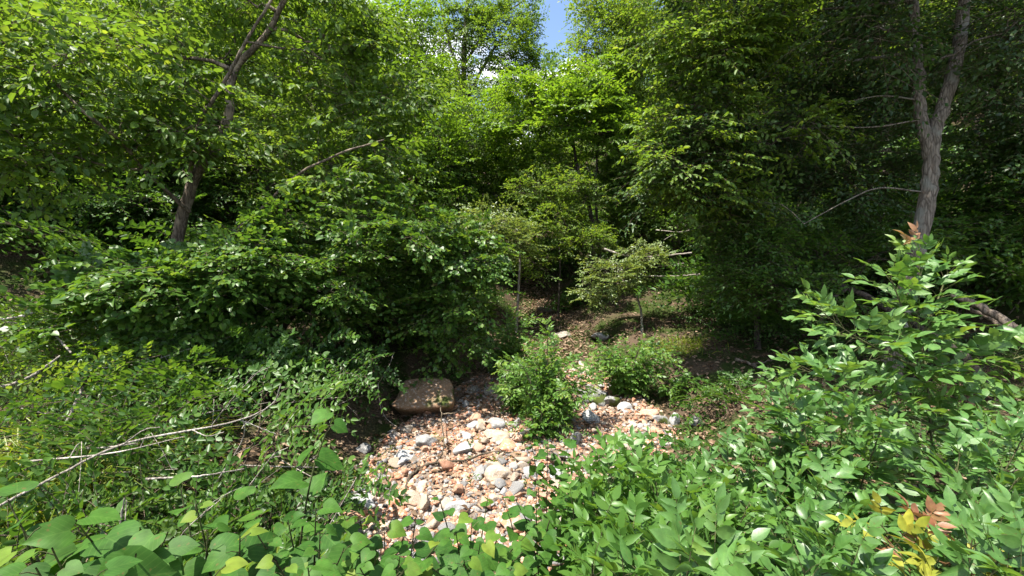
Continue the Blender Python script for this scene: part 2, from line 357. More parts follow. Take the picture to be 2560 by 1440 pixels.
def tree(name, label, cat, base, trunk, tr, crown, seed, leafm='green', bark='bark', tpl=FAR, leaf=.08, per=9, slen=.9, nside=5, kl=6,
         limbs=(), group=None, droop=.2, tintb=.45, flatn=.35, r0=.012, jit=.35, tw_r=.004, keep=None, sides=8, up_d=.15, hang=.15, twm='twig', width=1., bark_start=.3, tints=.22):
    """trunk: list of points, tr: radii at both ends; crown: list of (centre, radii, clusters); limbs: list of (points, r0, r1)"""
    rg = R(seed); base = np.asarray(base, float)
    root = put(name, label, cat, base, group)
    wood = MB(); n = max(10, len(trunk)*6); tp = curve(trunk, n)
    tp[1:-1] += rg.normal(0, tr[0]*.05, (n-2, 3))
    rr = np.linspace(tr[0], tr[1], n)*(1+.02*rg.normal(0, 1, n)); rr[0] *= 1.35; rr[1] *= 1.1
    wood.tubes(tp, rr, sides)
    nodes = [tp[int(n*bark_start):]]; nrad = [rr[int(n*bark_start):]]
    LM = []
    for (lp, a, b) in limbs:
        k = max(8, len(lp)*5); c = curve(lp, k); c[1:-1] += rg.normal(0, a*.10, (k-2, 3))
        LM.append((c, np.linspace(a, b, k)))
        nodes.append(c[k//3:]); nrad.append(LM[-1][1][k//3:])
    nodes = np.concatenate(nodes)
    cl = np.concatenate([ellipsoid_pts(rg, c, r, k) for c, r, k in crown])
    cen = np.concatenate([np.repeat(np.asarray(c, float)[None], k, 0) for c, r, k in crown])
    if keep is not None:
        m = keep(cl); cl = cl[m]; cen = cen[m]
    bp, br = grow(rg, nodes, np.concatenate(nrad), cl, r0)
    wood.build('trunk', M[bark], root, base, smooth=True)
    for c, r in LM:
        lb = MB(); lb.tubes(c, r, 7); lb.build('limb', M[bark], root, base, smooth=True)
    O = np.repeat(cl, per, 0)+rg.normal(0, slen*.16, (len(cl)*per, 3))
    out = O-np.repeat(cen, per, 0); out[:, 2] *= .35
    D = nrm(out)*.6+nrm(rg.normal(0, 1, O.shape)*np.array([1, 1, .45])); D[:, 2] += up_d
    N = np.array([0, 0, 1.])+rg.normal(0, flatn, O.shape)
    ctint = np.repeat(rg.normal(0, .06, len(cl)), per)
    p, f, u, s, t, tw = spray(rg, O, D, N, slen*(.6+.7*rg.random(len(O))), nside, kl, leaf, droop, tintb=tintb, jit=jit, hang=hang, tints=tints)
    cr = MB(); cr.leaves(p, f, u, s, t, tpl, 0, width)
    cr.tubes(tw, np.tile(np.linspace(tw_r, tw_r*.4, 4), (len(tw), 1)), 3, 1)
    cr.tubes(bp, br, 5, 2)
    cr.build('crown', [M[leafm], M[twm], M[bark]], root, base)
    return root

# ------------------------------------------------------------------ setting
def hit(px, py):
    """where the ray through a photo pixel meets the ground"""
    d = np.arange(1.0, 60, .02)
    r = P(px, py, 1.0)
    p = d[:, None]*r
    k = np.argmax(p[:, 2] < gz(p[:, 0], p[:, 1]))
    return p[k]
def at(px, d, dz=0.):
    """ground point d metres ahead below a photo column"""
    return G((px-1280)/F*d, d, dz)
def axis(a, b, fine0, fine1, h, growth):
    x = list(np.arange(fine0, fine1, h)); s = h
    while x[-1] < b: s *= growth; x.append(x[-1]+s)
    s = h
    while x[0] > a: s *= growth; x.insert(0, x[0]-s)
    return np.array(x)
def sheet(name, xs, ys, zf, m):
    X, Y = np.meshgrid(xs, ys); Z = zf(X, Y); b = MB(); nx, ny = len(xs), len(ys)
    i = (np.arange(ny-1)*nx)[:, None]+np.arange(nx-1)[None]
    b.add(np.stack([X, Y, Z], -1), [np.stack([i, i+1, i+nx+1, i+nx], -1).reshape(-1, 4)])
    return b.build(name, m, smooth=True)
gm = ground_mat('leaf_litter_ground', st((.022, .017, .012), (.055, .040, .027), (.105, .075, .05), (.18, .13, .09)), (.032, .048, .011), .43, .55)
bm_ = ground_mat('gravel_bed', st((.08, .055, .038), (.18, .11, .075), (.29, .19, .13), (.38, .30, .24)), (.17, .14, .11), .48, .62, 4)
kind(sheet('ground', axis(-90, 90, -9, 9, .11, 1.09), axis(-12, 130, 0, 15, .11, 1.08), gz, gm), 'structure', 'wooded banks and hillside of brown leaf litter and moss')
def bedz(x, y):
    e = np.abs(x-creek_x(y))-creek_w(y)
    return gz(x, y)+.03-.22*sst(-.35, .5, e)-.4*sst(8.2, 10.5, y)+.05*vnoise(x*5, y*5, 31)-.35*sst(3.6, 2.9, y)
kind(sheet('creek_bed', np.arange(-4, 5, .07), np.arange(2.8, 21, .07), bedz, bm_), 'structure', 'dry creek bed of pale orange gravel')

import bmesh
def ico(sub):
    b = bmesh.new(); bmesh.ops.create_icosphere(b, subdivisions=sub, radius=1.0)
    v = np.array([x.co[:] for x in b.verts]); f = np.array([[x.index for x in q.verts] for q in b.faces]); b.free(); return v, f
ICO = {s: ico(s) for s in (1, 2, 3, 4)}
def rock_verts(rg, sub, cuts=9, depth=(.55, .9), rough=.05, dims=(1, 1, .7)):
    v, f = ICO[sub]; v = v.copy()
    for n in nrm(rg.normal(0, 1, (cuts, 3))):
        d = rg.uniform(*depth); v -= np.maximum(v@n-d, 0)[:, None]*n*.96
    o = rg.integers(0, 99)
    k = rough*(vnoise(v[:, 0]*3+o, v[:, 1]*3+v[:, 2]*2, 7)*1.4+vnoise(v[:, 0]*8+o, v[:, 1]*8-v[:, 2]*7, 8)*.7)
    v = v*(1+k)[:, None]
    return v*np.array(dims), f
SHADES = {
 'pink':  st((.26, .11, .06), (.36, .18, .105), (.40, .24, .16), (.43, .32, .24)),
 'beige': st((.19, .14, .095), (.29, .22, .16), (.36, .29, .22), (.42, .36, .30)),
 'grey':  st((.10, .097, .094), (.17, .168, .165), (.25, .248, .245), (.35, .345, .34)),
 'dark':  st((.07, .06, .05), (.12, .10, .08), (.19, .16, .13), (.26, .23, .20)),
}
RM = {k: rock_mat('stone_'+k, v) for k, v in SHADES.items()}
RM['moss'] = rock_mat('stone_mossy', SHADES['grey'], moss=.5)
RM['lichen'] = rock_mat('stone_lichen', st((.13, .13, .127), (.21, .21, .207), (.29, .29, .285), (.38, .38, .375)), (.48, .49, .48), rscale=11)
RM['boulder'] = rock_mat('boulder_brown', st((.07, .045, .026), (.155, .095, .055), (.24, .155, .095), (.36, .27, .20)), (.34, .29, .24), moss=.25, rscale=7)
def rock(px, py, wpx, m, label, dims=(1, .8, .6), seed=0, rot=0, sink=.26, sub=4, cuts=11, name='rock', rough=.09):
    c = hit(px, py); w = wpx/F*np.linalg.norm(c)/2
    rg = R(seed+1000); v, f = rock_verts(rg, sub, cuts, (.42, .84), rough, np.array(dims)*w)
    b = MB(); b.add(v, [f]); o = b.build(name, RM[m], smooth=False)
    o.location = c+np.array([0, .25*w, dims[2]*w*(1-2*sink)]); o.rotation_euler = (rg.normal(0, .12), rg.normal(0, .12), rot)
    return tag(o, label, 'rock')
# the boulder: a thick slab with a tilted top and an undercut front
def boulder():
    c = hit(1058, 1052); s = np.linalg.norm(c)/F
    v, f = ICO[4]; v = v.copy(); v = np.sign(v)*np.abs(v)**.32; v = v/np.max(np.abs(v), axis=0)
    v, _ = v, f
    w, dp, h = 68*s, 52*s, 36*s
    k = 1+.13*vnoise(v[:, 0]*2.1+3, v[:, 1]*2+v[:, 2]*2, 2)+.05*vnoise(v[:, 0]*7, v[:, 1]*7+v[:, 2]*5, 4)
    v = v*k[:, None]
    x, y, z = v.T
    fr = np.clip(-y, 0, 1)
    y = y+fr*np.clip(.25-z, 0, 1)*.95                # the front is undercut
    z = z+.55*y*(z > 0)*np.clip(z, 0, 1)          # the top falls toward the water side
    x = x*(1-.10*np.clip(-z, 0, 1)-.05*y)+.10*(z > 0)*.2*y
    b = MB(); b.add(np.stack([x*w, y*dp, z*h], -1), [f]); o = b.build('boulder', RM['boulder'], smooth=True)
    o.location = c+np.array([0, dp*.75, h*.80]); o.rotation_euler = (RAD(3), RAD(-1.5), RAD(3))
    tag(o, 'largest boulder, a brown block with flat rusty top and undercut front in the creek bed', 'boulder')
boulder()
rock(1162, 1140, 66, 'lichen', 'pale grey lichen speckled rock just in front of the fallen twig fork', (1, .85, .72), 1, .3)
rock(1010, 1162, 56, 'lichen', 'knobbly grey rock among orange gravel left of the twig', (1, .9, .7), 2, 1.1)
rock(880, 1275, 120, 'lichen', 'broad whitish slab lying at the left edge of the gravel', (1, .7, .38), 3, -.2)
rock(1078, 1262, 66, 'beige', 'flat beige slab with square corner in the sunlit gravel', (1, 1, .38), 4, .6)
rock(1140, 1290, 64, 'lichen', 'light grey rock beside the flat beige slab', (1, .9, .6), 5, .1)
rock(1072, 1122, 74, 'grey', 'dark grey rough rock below the front of the boulder', (1, .8, .55), 6, .4)
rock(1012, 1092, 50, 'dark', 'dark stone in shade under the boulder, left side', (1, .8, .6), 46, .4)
rock(1242, 1072, 62, 'grey', 'smooth rounded grey rock right of the boulder', (1, .75, .6), 7, -.6, cuts=5)
rock(1190, 1072, 50, 'grey', 'grey wedge of rock between boulder and rounded rock', (1, .7, .6), 47, .6)
rock(1240, 1105, 74, 'beige', 'pale tan rock with rounded back beneath the green sapling', (1, .8, .6), 8, -.5, cuts=6)
rock(1265, 1128, 50, 'pink', 'tan pink rock touching the pale tan rock', (1, .8, .7), 48, .2)
rock(1160, 1098, 60, 'grey', 'low bluish grey rock half buried behind the lichen rock', (1, .8, .4), 49, .2)
rock(1246, 1205, 66, 'beige', 'cracked tan rock right of the long twig', (1, .85, .8), 9, .2)
rock(1238, 1262, 44, 'beige', 'small squared tan block at the edge of redbud leaves', (1, .8, .7), 10, .5)
rock(1480, 1020, 82, 'moss', 'grey moss topped rock right of the creek sapling', (1, .8, .75), 11, .2)
rock(1478, 1058, 58, 'lichen', 'pale grey rock in front of the moss topped rock', (1, .8, .7), 12, .9)
rock(1532, 1018, 52, 'moss', 'green mossy stone beside the moss topped rock', (1, .9, .7), 13, .2)
rock(1565, 1030, 44, 'grey', 'squared grey stone at the foot of the right bank', (1, .8, .7), 14, .8)
rock(1690, 1062, 50, 'lichen', 'pale split stone standing at the foot of the mossy bank', (.7, .6, 1), 15, .1)
rock(1655, 1062, 44, 'moss', 'dark mossy stone left of the pale split stone', (1, .8, .9), 16, .1)
rock(1740, 1062, 52, 'grey', 'low grey stone right of the pale split stone', (1, .8, .55), 56, .1)
rock(1620, 1050, 60, 'pink', 'reddish brown stone between the squared grey stone and the mossy ones', (1, .8, .6), 57, .1)
rock(1468, 930, 56, 'beige', 'long pale slab on the creek between the two light green shrubs', (.7, 1.9, .35), 17, .1)
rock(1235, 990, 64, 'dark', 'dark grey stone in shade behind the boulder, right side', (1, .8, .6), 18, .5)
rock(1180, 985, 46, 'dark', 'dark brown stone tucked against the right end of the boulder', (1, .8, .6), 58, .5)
rock(1420, 1150, 52, 'grey', 'grey stone among leaves at right edge of the gravel', (1, .8, .6), 19, .5)
rock(1375, 1345, 84, 'beige', 'tan grey rock showing through the redbud leaves', (1, .8, .6), 20, .5)
rock(1280, 1330, 70, 'pink', 'pinkish rock beneath the redbud leaves', (1, .8, .6), 21, .1)
rock(1400, 845, 50, 'dark', 'dark ledge stone in the upper creek', (1.4, .8, .4), 22, .1)
rock(1500, 850, 60, 'moss', 'brown mossy ledge stone below the pale sapling', (1.3, .8, .5), 23, .1)
rock(1370, 780, 50, 'dark', 'flat dark slab up the narrow creek', (1.3, .9, .3), 24, .1)
rock(1395, 1200, 60, 'lichen', 'whitish rock at right end of the long twig', (1, .8, .6), 25, .7)
rock(905, 1130, 40, 'grey', 'grey stone at left margin of gravel under the dark bush', (1, .8, .6), 26, .7)

# loose stones one could count, three kinds
def loose(kind_, m, n, label, group, seed):
    rg = R(seed); protos = []
    for i in range(6):
        v, f = rock_verts(rg, 3, 11, (.38, .8), .08, (1, rg.uniform(.65, .95), rg.uniform(.45, .75)))
        b = MB(); b.add(v, [f]); protos.append(b.build('stone', RM[m]))
    k = 0; 
    while k < n:
        y = 3.3+6.9*rg.random()**1.35; x = creek_x(y)+rg.normal(0, .52)*creek_w(y)
        if abs(x-creek_x(y)) > creek_w(y)*1.12: continue
        o = protos[k] if k < 6 else protos[k % 6].copy()
        if k >= 6: COL.objects.link(o)
        s = .05+.10*rg.random()**2
        o.location = (x, y, float(bedz(x, y))+.38*s); o.scale = (s, s, s); o.rotation_euler = (rg.normal(0, .3), rg.normal(0, .3), rg.uniform(0, 6.3))
        tag(o, label, 'stone', group); k += 1
loose('pink', 'pink', 120, 'small loose orange pink stone lying in the dry creek gravel', 'loose orange pink stones of the creek', 11)
loose('beige', 'beige', 100, 'small loose beige stone lying in the dry creek gravel', 'loose beige stones of the creek', 12)
loose('grey', 'grey', 75, 'small loose grey stone lying in the dry creek gravel', 'loose grey stones of the creek', 13)
GRAV = rock_mat('gravel_mixed', [(.08, (.27, .10, .05)), (.34, (.42, .19, .10)), (.55, (.43, .27, .18)), (.70, (.42, .34, .27)), (.87, (.25, .245, .24)), (1, (.11, .10, .095))], attr=True, rscale=30)
def gravel():
    rg = R(5); N = 17000
    y = 3.1+7.5*rg.random(N*2)**1.5; x = creek_x(y)+rg.uniform(-1.08, 1.08, N*2)*creek_w(y)
    keep = rg.random(N*2) < (1.1-np.abs(x-creek_x(y))/creek_w(y)*.6)*(1-.75*sst(7, 10, y))
    x = x[keep][:N]; y = y[keep][:N]; n = len(x)
    s = (.010+.032*rg.random(n)**2.6)*(1+.5*(vnoise(x*1.6, y*1.6, 41) > .1)); z = bedz(x, y)+s*.1
    b = MB(); var = [rock_verts(rg, 2, 9, (.35, .75), .1, (1.2, .95, .75)) for _ in range(8)]
    for i, (v, f) in enumerate(var):
        q = np.arange(i, n, 8); a = rg.uniform(0, 6.3, len(q)); c, t = np.cos(a)[:, None], np.sin(a)[:, None]
        vv = np.stack([v[None, :, 0]*c-v[None, :, 1]*t, v[None, :, 0]*t+v[None, :, 1]*c, np.repeat(v[None, :, 2], len(q), 0)], -1)*s[q][:, None, None]
        vv += np.stack([x[q], y[q], z[q]], -1)[:, None]
        ff = (f[None]+(np.arange(len(q))*len(v))[:, None, None]).reshape(-1, 3)
        b.add(vv, [ff], 0, np.repeat(rg.random(len(q)), len(v)))
    kind(b.build('gravel', GRAV), 'stuff', 'orange, beige and grey gravel covering the creek bed')
gravel()
def litter():
    rg = R(6); N = 27000
    y = 2.2+16*rg.random(N)**1.3; x = rg.uniform(-1, 1, N)*(y*1.05+1)
    e = np.abs(x-creek_x(y))/creek_w(y); k = (rg.random(N) < np.where(e > 1, 1, .35+.65*sst(5.5, 8, y))); x, y = x[k], y[k]; n = len(x)
    z = np.where(np.abs(x-creek_x(y)) < creek_w(y)+.3, np.maximum(gz(x, y), bedz(x, y)), gz(x, y))+.025+.02*rg.random(n); a = rg.uniform(0, 6.3, n)
    f = np.stack([np.cos(a), np.sin(a), rg.normal(0, .3, n)], -1); u = np.array([0, 0, 1.])+rg.normal(0, .35, (n, 3))
    b = MB(); b.leaves(np.stack([x, y, z], -1), f, u, .04+.05*rg.random(n), rg.random(n), MID)
    n = 9000; y = 4.2+15*rg.random(n)**1.1; x = creek_x(y)+rg.normal(0, .75, n)*creek_w(y); z = np.maximum(gz(x, y), bedz(x, y))+.02+.025*rg.random(n); a = rg.uniform(0, 6.3, n)
    q = rg.random(n) < .25+.75*sst(5, 8, y); x, y, z, a = x[q], y[q], z[q], a[q]; n = len(x)
    b.leaves(np.stack([x, y, z], -1), np.stack([np.cos(a), np.sin(a), rg.normal(0, .3, n)], -1), np.array([0, 0, 1.])+rg.normal(0, .4, (n, 3)), .045+.055*rg.random(n), .4+.6*rg.random(n), MID)
    kind(b.build('leaf_litter', M['litter']), 'stuff', 'brown dead leaves scattered over the banks')
litter()
def weeds():
    rg = R(7); N = 8000
    y = 2.0+15*rg.random(N)**1.2; x = rg.uniform(-1, 1, N)*(y*1.1+1)
    e = np.abs(x-creek_x(y))/creek_w(y); den = vnoise(x*.9, y*.9, 77)+.5
    k = (rg.random(N) < np.where(e > 1.0, .25+1.0*(den > .45), .05)) & ~((x > 2.2) & (x < 4.6) & (y > 4.6) & (y < 8) & (rg.random(N) < .8)); x, y = x[k], y[k]
    O = np.stack([x, y, gz(x, y)], -1); D = rg.normal(0, .45, O.shape)+np.array([0, 0, 1.]); n = len(O)
    p, f, u, s, t, tw = spray(rg, O, D, rg.normal(0, 1, O.shape), .10+.22*rg.random(n), 2, 5, .042, .25, jit=.5)
    u = u*.4+np.array([0, 0, 1.])
    b = MB(); b.leaves(p, f, u, s, t, MID); b.tubes(tw, np.tile(np.linspace(.0025, .001, 4), (len(tw), 1)), 3, 1)
    kind(b.build('undergrowth', [M['deep'], M['gstem']]), 'stuff', 'low green weeds and seedlings covering the banks')
weeds()

# ------------------------------------------------------------------ main trees
T1 = tree('tree', 'forked tree on the left bank with long pale limbs and big bright leaves', 'tree', at(405, 7.0),
     [at(405, 7.0, -.1), P(418, 800, 7), P(440, 620, 7), P(482, 455, 7), P(540, 365, 6.9), P(573, 285, 6.8), P(577, 215, 6.8), P(597, 160, 6.8), P(668, 82, 6.7), P(740, -60, 6.6)],
     (.105, .035),
     [(P(190, 215, 5.7), (1.5, .8, .62), 24), (P(60, 360, 5.8), (.7, .7, .6), 11), (P(470, 335, 6.2), (.5, .35, .24), 6), (P(720, 40, 7.9), (1.9, 1.1, 1.2), 34), (P(880, 240, 7.6), (1.1, .9, 1.2), 24), (P(620, -60, 6.4), (1.2, .7, .5), 12),
      (P(400, 40, 8.0), (1.6, 1.0, .7), 16), (P(900, 450, 7.2), (.9, .7, .45), 13), (P(330, 90, 6.4), (1.1, .6, .4), 10)], 21, 'green', 'bark', MID, .105, 6, .75, 4, 6,
     limbs=[([P(474, 530, 7), P(420, 480, 6.7), P(350, 415, 6.2), P(305, 355, 5.8), P(215, 285, 5.3), P(120, 190, 5.2)], (.034), .014),
            ([P(470, 470, 7), P(500, 305, 6.5), P(530, 255, 6.4), P(575, 180, 6.4), P(612, 108, 6.3), P(660, 30, 6.3), P(720, -70, 6.3)], .034, .016),
            ([P(440, 620, 7), P(560, 590, 6.9), P(650, 525, 6.7), P(740, 440, 6.4), P(860, 380, 6.3), P(960, 350, 6.3)], .032, .012)],
     r0=.008, hang=.45, tintb=.5, bark_start=.6, jit=.5)
T2 = tree('tree', 'spreading redbud with low broad crown of heart shaped leaves beside the creek', 'tree', at(690, 7.4),
     [at(690, 7.4, -.1), P(695, 850, 7.4), P(745, 700, 7.2), P(790, 640, 7.0)], (.085, .03),
     [(P(830, 590, 6.7), (1.85, 1.0, .34), 22), (P(1085, 610, 7.2), (1.05, .8, .42), 16), (P(1180, 700, 7.1), (.42, .45, .58), 12), (P(600, 640, 5.6), (.7, .6, .28), 13), (P(760, 740, 6.6), (1.6, .8, .38), 16),
      (P(490, 700, 5.5), (.55, .5, .45), 10), (P(980, 720, 7.2), (.9, .6, .38), 11), (P(1130, 830, 7.2), (.32, .28, .34), 5), (P(560, 860, 5.8), (.6, .5, .4), 6)], 22, 'deep', 'barkdark', HEARTM, .064, 8, .60, 5, 6,
     limbs=[([P(700, 830, 7.4), P(760, 760, 7.3), P(900, 620, 7.2), P(1010, 595, 7.2), P(1150, 610, 7.1)], .05, .015),
            ([P(695, 860, 7.4), P(640, 750, 6.8), P(560, 650, 6.0), P(500, 600, 5.7)], .05, .015)], r0=.007, hang=.22, tintb=.62, bark_start=.5, jit=.42, flatn=.22, up_d=.02, tints=.3)
T3 = tree('tree', 'small dark trunked redbud standing left of the spreading redbud', 'tree', at(430, 6.1),
     [at(430, 6.1, -.1), P(432, 860, 6.1), P(470, 780, 6.1), P(520, 690, 6.0)], (.09, .035),
     [(P(400, 700, 5.6), (.8, .6, .35), 14), (P(300, 760, 5.4), (.7, .5, .28), 10), (P(560, 800, 5.8), (.5, .4, .3), 6)], 23, 'deep', 'barkdark', HEARTM, .085, 6, .55, 4, 6, r0=.008, hang=.25, tintb=.55, bark_start=.5)
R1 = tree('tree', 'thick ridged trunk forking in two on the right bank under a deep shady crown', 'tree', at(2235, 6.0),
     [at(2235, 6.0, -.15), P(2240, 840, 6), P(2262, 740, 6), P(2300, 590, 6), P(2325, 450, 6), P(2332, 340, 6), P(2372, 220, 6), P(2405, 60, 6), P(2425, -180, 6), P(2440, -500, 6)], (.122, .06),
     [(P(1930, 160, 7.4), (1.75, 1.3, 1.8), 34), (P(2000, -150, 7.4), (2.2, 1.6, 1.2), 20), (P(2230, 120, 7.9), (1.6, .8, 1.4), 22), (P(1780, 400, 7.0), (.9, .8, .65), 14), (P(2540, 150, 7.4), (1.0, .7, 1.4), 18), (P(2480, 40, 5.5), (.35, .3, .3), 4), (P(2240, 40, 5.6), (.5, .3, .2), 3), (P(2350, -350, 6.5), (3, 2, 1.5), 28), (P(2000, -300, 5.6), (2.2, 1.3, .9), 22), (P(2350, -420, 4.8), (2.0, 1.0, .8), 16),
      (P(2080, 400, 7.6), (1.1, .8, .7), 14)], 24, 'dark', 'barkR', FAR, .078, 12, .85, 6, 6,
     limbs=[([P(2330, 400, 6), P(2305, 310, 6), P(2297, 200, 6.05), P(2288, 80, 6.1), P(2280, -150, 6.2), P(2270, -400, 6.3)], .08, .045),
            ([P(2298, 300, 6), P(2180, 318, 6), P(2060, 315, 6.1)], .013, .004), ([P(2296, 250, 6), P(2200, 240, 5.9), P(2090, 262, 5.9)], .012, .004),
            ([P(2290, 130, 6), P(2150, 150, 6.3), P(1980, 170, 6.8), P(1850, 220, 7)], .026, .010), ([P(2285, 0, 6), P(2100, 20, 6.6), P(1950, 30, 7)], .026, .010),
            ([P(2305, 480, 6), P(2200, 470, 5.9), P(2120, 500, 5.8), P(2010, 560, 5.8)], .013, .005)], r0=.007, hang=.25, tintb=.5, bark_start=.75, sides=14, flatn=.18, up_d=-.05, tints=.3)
R2 = tree('tree', 'low leaning tree with layered drooping sprays beneath the forked right tree', 'tree', at(2080, 8.2),
     [at(2080, 8.2, -.1), P(2050, 800, 8.2), P(1980, 650, 8.0), P(1900, 560, 7.8)], (.08, .03),
     [(P(1890, 570, 7.4), (.9, .8, .35), 14), (P(1900, 690, 7.2), (.75, .6, .38), 11), (P(1960, 700, 7.2), (1.1, .7, .6), 18), (P(2150, 620, 7.4), (1.0, .8, .5), 12)], 25, 'deep', 'barkdark', MID, .070, 8, .65, 5, 6, r0=.008, tintb=.55, bark_start=.4)
R1_LIT_EDGE = tree('tree', 'sunlit left edge of the shady forked tree crown, put in as an added tree with lighter leaves', 'tree', at(1900, 8.4),  # added tree: its lighter leaves stand in for sun on the forked tree's crown
     [at(1900, 8.4, -.1), P(1890, 700, 8.3), P(1870, 500, 8.0), P(1850, 320, 7.6), P(1860, 150, 7.2), P(1900, -50, 7.0)], (.06, .02),
     [(P(1760, 300, 6.5), (.75, .6, .28), 11), (P(1700, 390, 6.5), (.6, .5, .22), 9), (P(1800, 180, 6.4), (.7, .6, .3), 11), (P(1720, 110, 6.6), (.6, .5, .25), 8), (P(1850, 60, 6.2), (.7, .5, .25), 9), (P(1780, 480, 6.6), (.6, .5, .22), 8), (P(1960, 330, 6.3), (.5, .4, .2), 5)],
     45, 'green', 'barkdark', MID, .082, 7, .62, 4, 6, r0=.006, hang=.4, tintb=.6, bark_start=.3, flatn=.2, up_d=-.05)
S1 = tree('sapling', 'thin pale sapling with flat topped light green crown on the creek edge', 'sapling', hit(1605, 835),
     [hit(1605, 835)-np.array([0, 0, .05]), P(1603, 780, 10.8), P(1590, 730, 10.8), P(1598, 690, 10.8), P(1570, 650, 10.8)], (.035, .015),
     [(P(1530, 685, 10.6), (.85, .6, .26), 15), (P(1610, 640, 10.6), (.75, .6, .14), 10), (P(1475, 730, 10.6), (.36, .4, .2), 5)], 26, 'pale', 'barkpale', MID, .062, 7, .42, 4, 6, r0=.004, tintb=.45, bark_start=.45)
S2 = tree('sapling', 'pale leaved small tree standing at the mouth of the dark upper creek', 'sapling', at(1290, 11.5),
     [at(1290, 11.5, -.05), P(1300, 640, 11.5), P(1290, 560, 11.5)], (.04, .015),
     [(P(1240, 565, 11.2), (.75, .6, .30), 17), (P(1190, 600, 11.2), (.4, .4, .25), 6), (P(1290, 620, 11.3), (.35, .4, .35), 7)], 27, 'pale', 'barkpale', MID, .075, 7, .6, 4, 6, r0=.004, tintb=.4, bark_start=.45)

# ------------------------------------------------------------------ forest behind, each tree with its own crown
C1 = tree('tree', 'tall full bright green tree left of the gap of sky', 'tree', at(860, 15), [at(860, 15, -.2), at(850, 15, 4), at(870, 15, 8)], (.2, .06),
     [(P(930, 200, 14.5), (2.2, 1.8, 1.9), 50), (P(1010, 400, 14), (1.7, 1.4, 1.7), 36), (P(820, 450, 14), (1.6, 1.4, 1.5), 24), (P(800, 120, 15.5), (1.8, 1.5, 1.5), 22), (P(1010, 70, 15), (1.0, .9, 1.0), 14)], 31, 'yellow', 'bark', FAR, .12, 9, .95, 5, 6, tintb=.42, hang=.4)
C2 = tree('tree', 'yellow green tree in the middle with sunlit pointed sprays', 'tree', at(1440, 13.5),
     [at(1470, 13.5, -.2), P(1480, 560, 13.5), P(1440, 400, 13.5), P(1420, 220, 13.5)], (.09, .03),
     [(P(1400, 290, 13.2), (1.6, 1.3, 1.1), 40), (P(1480, 220, 13.4), (.8, .7, .85), 18), (P(1300, 250, 13.6), (.7, .7, .6), 12), (P(1530, 330, 13.0), (.8, .8, .7), 14), (P(1440, 420, 13.8), (1.2, 1, .5), 6)], 32, 'yellow', 'barkdark', FAR, .12, 7, .8, 5, 6,
     limbs=[([P(1500, 650, 13.5), P(1490, 500, 13.5), P(1495, 360, 13.4), P(1510, 250, 13.4)], .05, .02)], tintb=.5, hang=.15)
C3 = tree('tree', 'tall open crowned tree rising against the sky', 'tree', at(1165, 26),
     [at(1165, 26, -.2), P(1165, 350, 26), P(1160, 150, 26), P(1172, -40, 26)], (.26, .10),
     [(P(1150, 40, 26), (1.9, 1.8, 2.2), 30), (P(1260, 110, 25.5), (1.8, 1.6, 2.0), 26), (P(1190, 220, 25.5), (2.4, 1.8, 1.2), 24), (P(1300, 20, 26), (1.2, 1.2, 1.3), 12), (P(1060, 60, 27), (1.1, 1.1, 1.5), 11), (P(1110, 190, 26), (1.3, 1.2, 1.3), 14), (P(1350, 150, 26), (.9, 1, 1.2), 8)], 33, 'green', 'barkdark', FAR, .15, 7, 1.1, 5, 6,
     limbs=[([P(1160, 230, 26), P(1120, 90, 26), P(1100, 0, 26)], .12, .05), ([P(1160, 260, 26), P(1230, 130, 25.8), P(1290, 50, 25.6)], .12, .04), ([P(1160, 160, 26), P(1230, 60, 26), P(1310, 0, 26)], .1, .04)], tintb=.5)
C4 = tree('tree', 'tall fine leaved tree right of the gap of sky', 'tree', at(1690, 15), [at(1690, 15, -.2), at(1680, 15, 4), at(1650, 15, 8)], (.2, .06),
     [(P(1620, 120, 14.5), (2.6, 1.8, 1.8), 54), (P(1540, 40, 15), (1.6, 1.4, 1.6), 24), (P(1750, 300, 14.5), (1.7, 1.5, 1.7), 30), (P(1680, 450, 14.5), (1.4, 1.2, 1.2), 16)], 34, 'green', 'bark', FAR, .10, 10, .95, 5, 6, tintb=.6)
C5 = tree('tree', 'mid green understory tree below the tall open crowned tree', 'tree', at(1190, 17), [at(1190, 17, -.2), at(1195, 17, 2), at(1200, 17, 3.6)], (.1, .04),
     [(P(1180, 400, 16.5), (1.7, 1.4, 1.6), 24), (P(1290, 480, 16), (1.3, 1.2, .9), 13), (P(1230, 280, 17), (1.2, 1.1, .9), 12)], 35, 'green', 'barkdark', FAR, .11, 8, .9, 5, 6, tintb=.5)
C6 = tree('tree', 'dark understory tree behind the thin pale sapling', 'tree', at(1600, 17), [at(1600, 17, -.2), at(1610, 17, 2), at(1600, 17, 4)], (.1, .04),
     [(P(1600, 480, 16.5), (2.0, 1.4, 1.2), 26), (P(1480, 560, 16.5), (1.4, 1.2, .9), 14), (P(1720, 560, 16), (1.5, 1.2, 1), 14)], 36, 'deep', 'barkdark', FAR, .11, 8, .9, 5, 6, tintb=.45)
S3 = tree('sapling', 'green sapling with several layers of leaves at the head of the visible creek', 'sapling', at(1395, 12.6), [at(1395, 12.6, -.05), P(1400, 640, 12.6), P(1385, 520, 12.6), P(1390, 440, 12.6)], (.035, .012),
     [(P(1385, 560, 12.3), (.85, .6, .35), 15), (P(1440, 480, 12.5), (.8, .6, .35), 13), (P(1330, 470, 12.6), (.6, .5, .3), 9), (P(1470, 600, 12.2), (.6, .5, .3), 9), (P(1340, 650, 12.2), (.5, .4, .3), 7)], 44, 'green', 'barkdark', MID, .075, 7, .6, 4, 6, r0=.004, tintb=.6, bark_start=.3)
